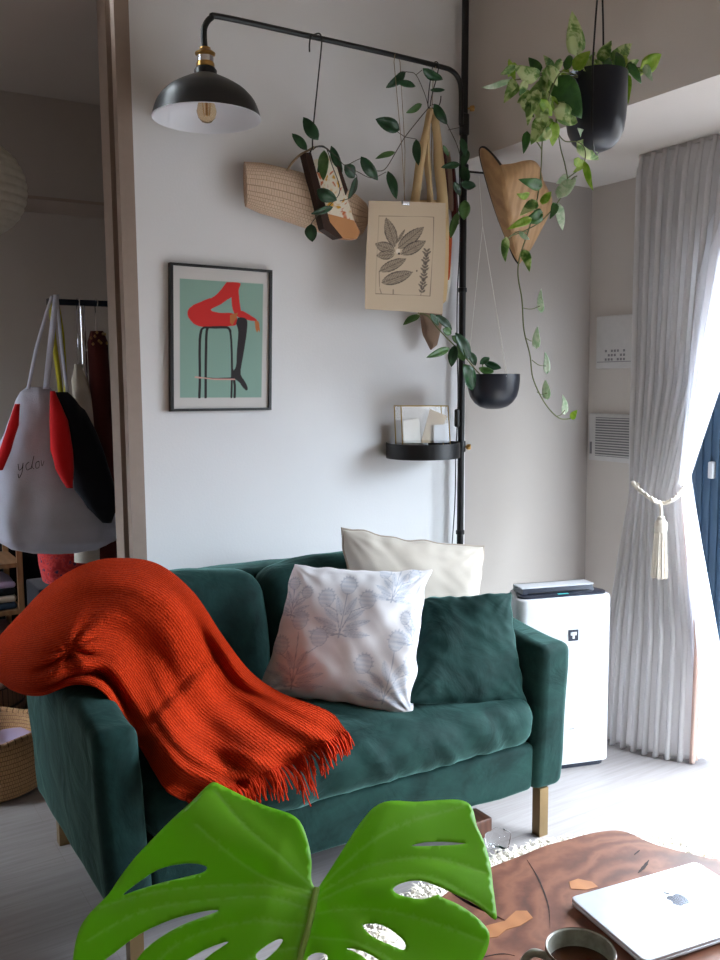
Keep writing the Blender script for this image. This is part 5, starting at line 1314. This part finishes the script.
rows(MB(), [(394, 54, 70, YR-.02, .02), (440, 50, 78, YR-.02, .05), (500, 48, 80, YR-.02, .05)], 20).build('body', 'yellow_cloth', ys)
def garment(name, st, mat, lab, hookx, seed, topy, Y):
    g = thing(name, P(hookx, 304, Y), lab, 'clothing')
    rows(MB(), st, 24, .9, 0, .009, seed).build('cloth', mat, g, smooth=70)
    m = MB(); q = P(hookx, 303, Y); e = P(hookx, topy+3, Y)
    m.tube(spline([(q.x, YR-.014, q.z-.012), (q.x, YR-.018, q.z+.008), (q.x, YR+.012, q.z+.016), (q.x, YR+.02, q.z-.01), e], 5), .0018, 6); m.tube([P(st[1][1]+2, st[1][0], Y), e, P(st[1][2]-2, st[1][0], Y)], .004, 6)
    m.build('hanger', 'chrome', g); return g
garment('cream_garment', [(364, 75, 81, 3.50, .02), (380, 72, 88, 3.50, .04), (400, 73, 97, 3.50, .05), (460, 74, 102, 3.50, .06), (562, 74, 107, 3.50, .07)], 'cream_cloth', 'cream garment hanging on the rack beside the white canvas bag', 78, 4, 364, 3.50)
garment('jacket', [(331, 91, 103, 3.49, .02), (342, 88, 108, 3.49, .05), (380, 90, 110, 3.49, .06), (460, 96, 115, 3.49, .07), (560, 98, 118, 3.49, .07)], 'maroon_cloth', 'dark maroon and brown jacket hanging on the rack next to the doorway', 97, 6, 331, 3.49)
o = MB()
for i in range(9): o.lathe([(.001, -.006), (.006, 0), (.001, .006)], P(91+i*2.0, 338+6*math.sin(i*1.7), 3.452), 8)
tag(o.build('gold_necklace', 'brass', None), 'gold beaded necklace over the collar of the maroon jacket', 'necklace')
garment('navy_garment', [(420, 106, 116, 3.62, .02), (450, 104, 120, 3.62, .05), (562, 102, 124, 3.62, .07)], 'navy_cloth', 'dark navy garment at the right end of the rack, beside the door casing', 111, 8, 420, 3.62)
# open wooden shelf with folded clothes
YF = 3.85
def W_(x, y, Y=YF): return P(x, y, Y)
zs = [W_(20, y).z for y in (565, 612, 662)]
xl, xr = W_(-70, 600).x, W_(24, 600).x
sh = thing('open_shelf', ((xl+xr)/2, YF+.15, 0), 'open wooden shelf unit with folded clothes below the white canvas bag', 'shelf')
for x in (xl, xr-.02):
    for y in (YF, YF+.30): MB().box((x, y, 0), (x+.022, y+.022, W_(20, 548).z)).build('post', 'shelfwood', sh, smooth=0)
for z in zs+[.16]: MB().box((xl+.002, YF+.004, z-.009), (xr, YF+.318, z+.009)).build('shelf_board', 'shelfwood', sh, smooth=0)
MB().box((xl, YF+.324, 0), (xr+.3, YF+.334, W_(20, 548).z)).build('back_panel', 'black_cloth', sh, smooth=0)
rnd = random.Random(2)
cl = ['navy_cloth', 'cream_cloth', 'black_cloth', 'lilac_cloth', 'navy_cloth', 'paper', 'black_cloth', 'maroon_cloth', 'cream_cloth']
names = {'navy_cloth': 'navy', 'cream_cloth': 'cream', 'black_cloth': 'black', 'lilac_cloth': 'lilac', 'paper': 'white', 'maroon_cloth': 'maroon'}
ci = 0
for j, z in enumerate(zs[1:]):
    for k in range(4):
        mt = cl[ci % 9]; ci += 1; x0 = xr-.30+rnd.uniform(-.02, .01); zz = z+.0095+k*.03
        o = MB().rbox((x0, YF+.02, zz), (xr-.025, YF+.27, zz+.029), .013, .03, fn=lambda v: v+Vector((nz(v, 20, 1), nz(v, 20, 2), 0))*.010).build('folded_garment', mt, None)
        tag(o, '%s folded garment, %s of the pile on the %s shelf board' % (names[mt], ['lowest', 'second from below', 'third from below', 'topmost'][k], ['middle', 'lower'][j]), 'clothing', 'folded clothes on the open shelf')
o = rows(MB(), [(544, 40, 80, 3.72, .08), (552, 38, 84, 3.72, .14), (566, 40, 84, 3.72, .16), (582, 44, 82, 3.72, .14)], 30, .6, 0, .012, 5).build('floral_cloth', 'floral', None, smooth=70)
tag(o, 'folded red floral cloth just above the orange throw, right of the open shelf', 'cloth')
bs = MB().rbox((W_(36, 580, 3.66).x, 3.62, 0), (W_(112, 580, 3.66).x, 3.86, W_(60, 583, 3.72).z+.004), .008, .05).build('fabric_box', 'black_cloth', None)
tag(bs, 'dark fabric storage box under the red floral cloth', 'box')
o = rows(MB(), [(546, 82, 104, 3.70, .06), (554, 80, 108, 3.70, .12), (582, 80, 110, 3.70, .12)], 24, .6, 0, .01, 6).build('cream_cloth', 'cream_cloth', None, smooth=70)
tag(o, 'folded cream cloth right of the red floral cloth, above the orange throw', 'cloth')
# baskets
def basket(name, c, r0, r1, h, mat, lab):
    t_ = thing(name, c, lab, 'basket'); c = Vector(c)
    MB().lathe([(.001, .004), (r0*.9, .002), (r0, .015), ((r0+r1)/2*1.06, h*.5), (r1, h-.006), (r1-.01, h-.008), ((r0+r1)/2*1.06-.012, h*.5), (r0-.02, .02), (.001, .014)], c, 64).build('body', mat, t_)
    m = MB(); pts = [c+Vector((math.cos(a_*PI/20)*r1*.995, math.sin(a_*PI/20)*r1*.995, h+.004*math.sin(a_))) for a_ in range(41)]; m.tube(pts, .010, 8); m.build('rim', mat, t_)
    return t_
b0 = onz(0, 806, 0); basket('seagrass_basket', (b0.x-.0, b0.y+.20, 0), .20, .19, .20, 'seagrass', 'round woven seagrass basket on the floor left of the green sofa')
b1 = Vector((b0.x+.02, b0.y+.62, 0)); basket('wicker_basket', b1, .17, .19, .26, 'wicker_dark', 'dark wicker basket standing behind the seagrass basket')
q = P(24, 735, b0.y+.30); o = MB().rbox((q.x-.16, q.y-.10, .05), (q.x+.05, q.y+.06, q.z+.02), .03, .02, fn=lambda v: v+Vector((nz(v, 14, 1), nz(v, 14, 2), nz(v, 14, 3)))*.03).build('lilac_cloth', 'lilac_cloth', None, smooth=70)
tag(o, 'crumpled lilac cloth in the seagrass basket beside the sofa', 'cloth')
# paper lantern
YLN = 3.75; LC_ = P(-24, 188, YLN); lr = 48.5*mpp(LC_)
lt = thing('paper_lantern', LC_, 'round white ribbed paper lantern hanging in the dim back room', 'lamp')
prof = []
for i in range(161):
    a_ = -PI/2+.16+(PI-.32)*i/160; rb = abs(math.sin(i*PI/10)); prof.append((lr*math.cos(a_)*(.975+.03*rb), lr*math.sin(a_)))
MB().lathe(prof, LC_, 64).build('shade', 'lantern', lt, smooth=60)
MB().tube([LC_+Vector((0, 0, lr*.9)), (LC_.x, LC_.y, 2.656)], .003, 6).build('cord', 'white', lt)
# black cable behind the pillows
o = MB().tube(spline([Vector((1.72, 2.885, .01)), Vector((1.76, 2.885, .3)), Vector((1.80, 2.88, .62)), P(392, 552, 2.87), P(398, 543, 2.862), P(408, 541.5, 2.862), P(418, 545, 2.862), P(426, 556, 2.87), Vector((2.02, 2.885, .6)), Vector((2.05, 2.885, .3)), Vector((2.07, 2.885, .01))], 6), .003, 8).build('power_cable', 'black', None)
tag(o, 'thin black cable on the wall just above the beige pillow', 'cable')

# ------------------------------------------------------------------ light
w = bpy.data.worlds.new('world'); S.world = w; w.use_nodes = True
bg = w.node_tree.nodes['Background']
wn, wl = w.node_tree.nodes, w.node_tree.links
tc = wn.new('ShaderNodeTexCoord'); sx = wn.new('ShaderNodeSeparateXYZ'); wl.new(tc.outputs['Generated'], sx.inputs[0])
wr = wn.new('ShaderNodeValToRGB'); e = wr.color_ramp.elements
mr_ = wn.new('ShaderNodeMapRange'); mr_.inputs['From Min'].default_value = -1; mr_.inputs['From Max'].default_value = 1; wl.new(sx.outputs[2], mr_.inputs[0]); wl.new(mr_.outputs[0], wr.inputs[0])
for p_, c_ in ((.75, (.84, .93, 1.0)), ):
    x_ = e.new(p_); x_.color = (*c_, 1)
e[0].position = .40; e[0].color = (.05, .05, .05, 1); x_ = e.new(.53); x_.color = (.17, .18, .19, 1); x_ = e.new(.62); x_.color = (.55, .66, .78, 1)
e[len(e)-1].color = (.80, .91, 1.0, 1)
wl.new(wr.outputs[0], bg.inputs[0]); bg.inputs[1].default_value = 26.0
pl = bpy.data.lights.new('window_portal', 'AREA'); pl.shape = 'RECTANGLE'; pl.size = WY1-WY0; pl.size_y = WZ; pl.cycles.is_portal = True
po = bpy.data.objects.new('window_portal', pl); COL.objects.link(po); po.location = (XW+.16, (WY0+WY1)/2, WZ/2); po.rotation_euler = (0, math.radians(90), 0); 
S.view_settings.view_transform = 'Standard'; S.view_settings.look = 'None'; S.view_settings.gamma = 1; S.view_settings.use_curve_mapping = False
S.view_settings.exposure = .55
